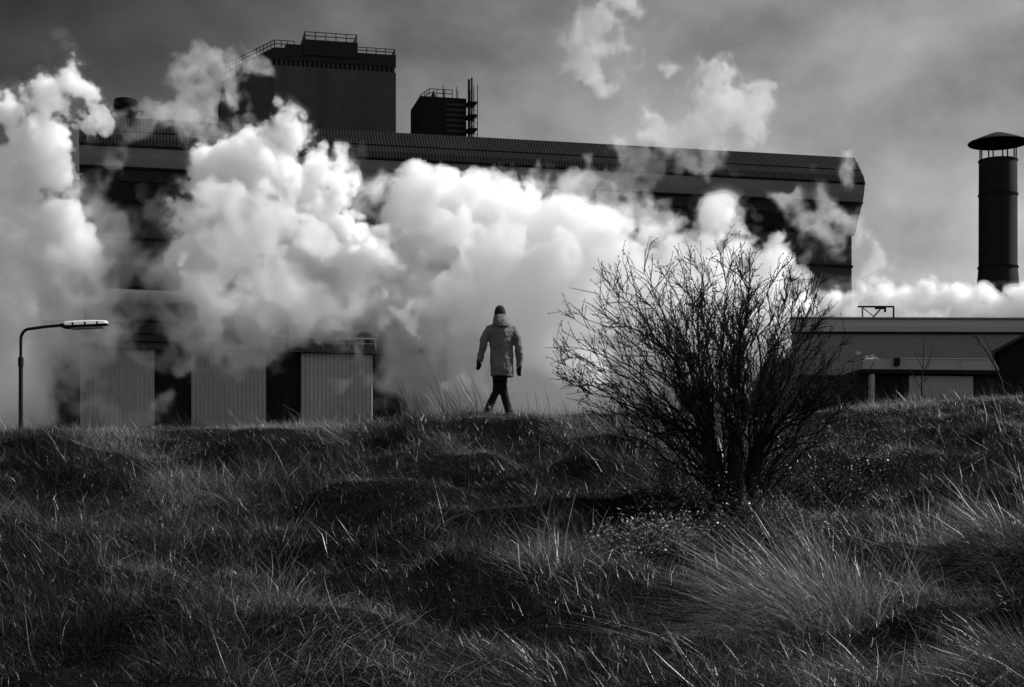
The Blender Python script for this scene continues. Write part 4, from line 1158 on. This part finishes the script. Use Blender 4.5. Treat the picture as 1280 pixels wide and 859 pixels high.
MAIN_LEVELS = [(-0.5, 0.03), (-0.15, 0.12), (0.05, 0.7), (0.3, 1.4)]
BANK_LEVELS = [(-0.5, 0.03), (-0.15, 0.10), (0.05, 0.4), (0.4, 0.7)]
SOFT_LEVELS = [(-0.4, 0.03), (-0.1, 0.07), (0.12, 0.16), (0.45, 0.3)]
WISP_CELLS = (3.0, 1.5, 0.75, 0.37)
def make_steam():
    D = 102
    plume('steam_cloud', [(68,122,34),(100,112,14),(20,145,36),(98,150,18),(45,195,52),(5,230,58),(52,262,34),(15,300,58),(0,370,60),(35,345,42),(62,310,38),(80,225,24)],
          D-2, 0.09, 11, MAIN_LEVELS, 'tall white steam column at the left edge above the street lamp', soft=1.0, infl=0.25, warp=0.6, keep=25)
    plume('steam_cloud', [(80,345,40),(75,410,48),(25,430,62),(20,490,60),(45,465,44),(40,512,40),(84,400,34),(108,362,36),(100,322,34),(85,385,35),(85,290,26),(92,250,22),(70,340,40),(30,380,50)],
          D-3, 0.11, 12, [(-0.4, 0.04), (-0.1, 0.12), (0.12, 0.3), (0.45, 0.5)], 'soft grey steam hanging down to the grass behind the street lamp', wisp=1.0, infl=0.9, cells=WISP_CELLS, amp=1.1)
    plume('steam_cloud', [(346,156,11),(341,172,17),(336,192,26),(262,222,40),(225,252,26),(320,218,36),(398,215,32),(425,240,20),(300,275,58),(380,282,56),(425,330,56),(350,355,58),(458,372,46),(255,300,44),(410,385,34)],
          D, 0.085, 22, MAIN_LEVELS, 'billowing white steam with a pointed peak in front of the dark works', soft=1.0, infl=0.25, warp=0.75)
    plume('steam_cloud', [(240,345,46),(280,385,48),(238,385,34),(330,405,42),(390,396,28),(300,415,30),(225,320,35),(440,392,22),(260,360,40),(360,395,40)],
          D-2, 0.11, 23, SOFT_LEVELS, 'grey shaded underside of steam over the annex roof', wisp=1.0, infl=0.9, cells=WISP_CELLS, amp=1.1)
    plume('steam_cloud', [(512,230,18),(552,246,28),(610,255,40),(500,262,24),(560,300,62),(640,315,64),(700,325,48),(755,320,40),(810,320,36),(850,308,32),(884,288,22),(930,315,24),(960,345,38),(900,360,60),(820,395,74),(740,415,78),(660,415,78),(590,400,70),(515,345,36),(540,380,48),(600,470,60),(650,490,60),(720,485,55),(800,465,60),(900,450,60),(960,420,48),(985,400,38)],
          D+2, 0.09, 33, BANK_LEVELS, 'widest bank of white steam, behind the walking person and the bare shrub', soft=1.0, infl=0.25, warp=0.8)
    plume('steam_cloud', [(505,410,40),(495,440,26),(525,455,42),(535,490,44),(560,440,44),(560,500,40),(600,505,40),(510,400,40)],
          D, 0.11, 34, SOFT_LEVELS, 'soft lower edge of steam between the last pale cladding panel and the walker', wisp=1.0, infl=1.0, cells=WISP_CELLS, amp=1.0)
    plume('steam_cloud', [(1015,385,22),(1040,377,20),(1065,379,20),(1092,388,16),(1120,395,12),(1150,395,14),(1174,378,13),(1164,362,6),(1200,385,16),(1240,380,16),(1275,378,18),(1310,385,25),(1210,398,22),(1230,394,20),(1260,400,20),(1060,400,20)],
          D+2, 0.085, 44, MAIN_LEVELS, 'low puffs of steam rising behind the flat roofed shed', soft=1.0, infl=0.2, amp=0.6, warp=0.5, cells=(2.2, 1.1, 0.58, 0.3))
WISP_LEVELS = [(-0.35, 0.03), (-0.12, 0.06), (0.08, 0.11), (0.3, 0.2)]
def make_wisps():
    W = (1.7, 0.9, 0.47, 0.24)
    lab = 'thin torn wisps of steam'
    def w(name, blobs, D, seed, label, levels=WISP_LEVELS, amp=1.0, wisp=1.1, warp=0.9, h=0.075, depth=0.5, cells=W, infl=0.95, keep=1.5):
        return plume('steam_wisp', blobs, D, h, seed, levels, label, amp=amp, warp=warp, cells=cells, wisp=wisp, depth=depth, infl=infl, keep=keep, group='torn wisps of steam')
    w('a', [(725,42,14),(740,55,18),(748,72,18),(758,90,16),(762,104,9),(760,45,14),(775,25,14),(790,14,14),(800,6,10),(722,62,10),(745,30,10),(782,86,8)], 103, 5, 'wisp of steam alone high in the grey sky, cut by the top of the photo')
    w('b', [(832,90,8),(838,102,9),(852,112,9),(822,150,22),(845,165,26),(870,155,22),(895,150,22),(920,140,24),(940,130,14),(925,165,18),(890,175,18),(855,185,22),(830,185,16),(918,75,10),(924,92,8),(928,110,12),(935,120,10),(845,200,12),(870,195,10)], 103, 6, 'largest torn wisp, rising above the roof into the sky between tower and chimney')
    w('c', [(800,190,14),(782,200,12),(795,215,10),(800,232,8),(785,225,8),(812,200,10),(875,200,7)], 102, 7, 'small curl of steam crossing the roof edge below the largest wisp')
    w('d', [(245,72,10),(240,85,12),(228,100,18),(245,105,22),(262,115,18),(240,122,20),(262,135,20),(275,120,14),(212,105,9),(250,142,20),(232,140,12),(272,95,8)], 103, 8, 'pale wisp of steam beside the left wall of the tall tower', amp=0.8, infl=0.65, levels=[(-0.25,0.05),(0,0.12),(0.25,0.2)])
    w('e', [(300,88,12),(315,80,14),(322,90,11),(310,100,12),(298,110,8),(305,122,12),(318,132,8),(330,75,8),(292,138,7)], 103, 9, 'faint wisp of steam against the dark chamfered face of the tower', infl=0.5, levels=[(-0.2,0.05),(0,0.14),(0.25,0.25)])
    w('f', [(968,265,12),(985,262,12),(1010,262,18),(1030,265,22),(1045,280,22),(1030,290,16),(1058,285,16),(1015,285,14),(1005,295,8),(975,285,10),(1040,250,12),(1062,268,10),(970,300,7)], 103, 10, 'bright torn wisp of steam at the right end of the big hall')
    w('g', [(1083,312,10),(1092,318,5),(1080,300,7),(1080,215,7),(1072,222,6)], 103, 12, 'faint scrap of steam just off the right end of the big hall')
    w('h', [(140,150,14),(165,160,14),(190,165,16),(215,160,12),(235,170,16),(262,165,14),(285,160,12),(310,165,12),(150,185,10),(225,178,9),(120,165,12),(130,200,10),(185,215,10),(200,225,10),(195,245,10),(205,260,10),(190,270,8)], 101, 13, 'thin veil of steam along the left half of the corrugated roof edge', wisp=1.0, infl=0.65, levels=[(-0.25, 0.03), (0.0, 0.07), (0.25, 0.15)])
    w('i', [(120,270,25),(150,300,28),(180,330,26),(210,330,24),(140,340,24),(110,380,22),(120,310,26),(165,290,16),(170,380,18),(210,290,14),(205,385,20),(190,350,20)], 99, 14, 'grey drifting steam in the gap between the edge column and the peaked cloud', levels=[(-0.3, 0.03), (0.0, 0.07), (0.3, 0.14)], cells=(3.2, 1.6, 0.8, 0.4), wisp=1.1, h=0.09, infl=0.4)
    w('j', [(140,425,16),(155,430,14),(165,430,12),(185,440,10),(150,460,18),(160,485,18),(165,505,18),(150,500,16),(125,480,16),(110,500,14),(175,470,12),(160,515,16),(190,500,10),(255,430,18),(270,445,14),(300,445,14),(335,450,12),(230,440,12)], 97, 15, 'low wisps of steam in front of the first pale cladding panel', levels=[(-0.3, 0.03), (0.0, 0.08), (0.3, 0.16)], wisp=1.1, infl=0.7)
    w('k', [(455,446,10),(470,455,12),(478,440,16),(480,470,20),(490,495,16),(470,480,12),(425,468,9)], 98, 16, 'ragged lower edge of steam over the last pale cladding panel', levels=[(-0.3, 0.04), (0.0, 0.1), (0.3, 0.2)], wisp=1.0, infl=0.6)
    w('l', [(400,275,10),(420,270,12),(440,250,12),(470,240,16),(480,270,16),(455,275,14),(440,300,12),(470,300,14),(455,225,10)], 103, 17, 'curls of steam in the cleft between the peaked cloud and the widest bank', cells=(1.7, 0.9, 0.47), levels=[(-0.3, 0.06), (0.0, 0.16), (0.3, 0.3)])
    w('m', [(690,240,14),(715,250,16),(735,245,14),(760,250,12),(770,262,14),(745,265,16),(720,270,18),(790,270,12),(735,225,8),(665,245,12),(700,265,14),(810,280,14),(640,235,10)], 103, 18, 'lacy top edge of steam in front of the pale cladding band', levels=[(-0.3, 0.06), (0.0, 0.16), (0.3, 0.3)])
    w('n', [(1062,456,5),(1070,458,7),(1078,460,6),(1086,456,4)], 80.5, 19, 'tiny white puff of steam above the column of the low outbuilding', levels=[(-0.1, 0.5), (0.0, 1.2)], infl=0.1, keep=0.1, h=0.04, cells=(0.7,0.35,0.17), warp=0.2, amp=0.3, wisp=1.5)
    w('o', [(1102,459,4),(1108,461,5),(1114,463,4)], 80.5, 20, 'tinier puff of steam by the rail of the low outbuilding', levels=[(-0.1, 0.5), (0.0, 1.2)], infl=0.1, keep=0.1, h=0.04, cells=(0.7,0.35,0.17), warp=0.2, amp=0.3, wisp=1.5)
    V = [(-0.25, 0.05), (0.0, 0.2), (0.2, 0.6)]
    w('p', [(270,250,40),(330,280,50),(300,330,50),(390,300,50),(360,360,50),(430,350,44),(270,380,36),(410,400,30),(250,300,36)], 98.5, 31, 'bright curls of steam on the face of the peaked cloud', levels=V, h=0.085, depth=0.28, infl=0.25, cells=(2.1, 1.1, 0.55, 0.28))
    w('q', [(540,290,50),(600,330,60),(680,350,60),(560,380,50),(640,410,60),(720,390,60),(780,350,50),(830,380,55),(700,450,55),(600,460,50),(880,330,40)], 99.5, 32, 'bright curls of steam on the face of the widest bank, above the walker', levels=V, h=0.085, depth=0.28, infl=0.2, cells=(2.1, 1.1, 0.55, 0.28))
make_light(); make_camera(); render_settings()
plan_mounds(); make_ground(); make_grass(); make_tree(); make_person()
make_buildings(); make_steam(); make_wisps()
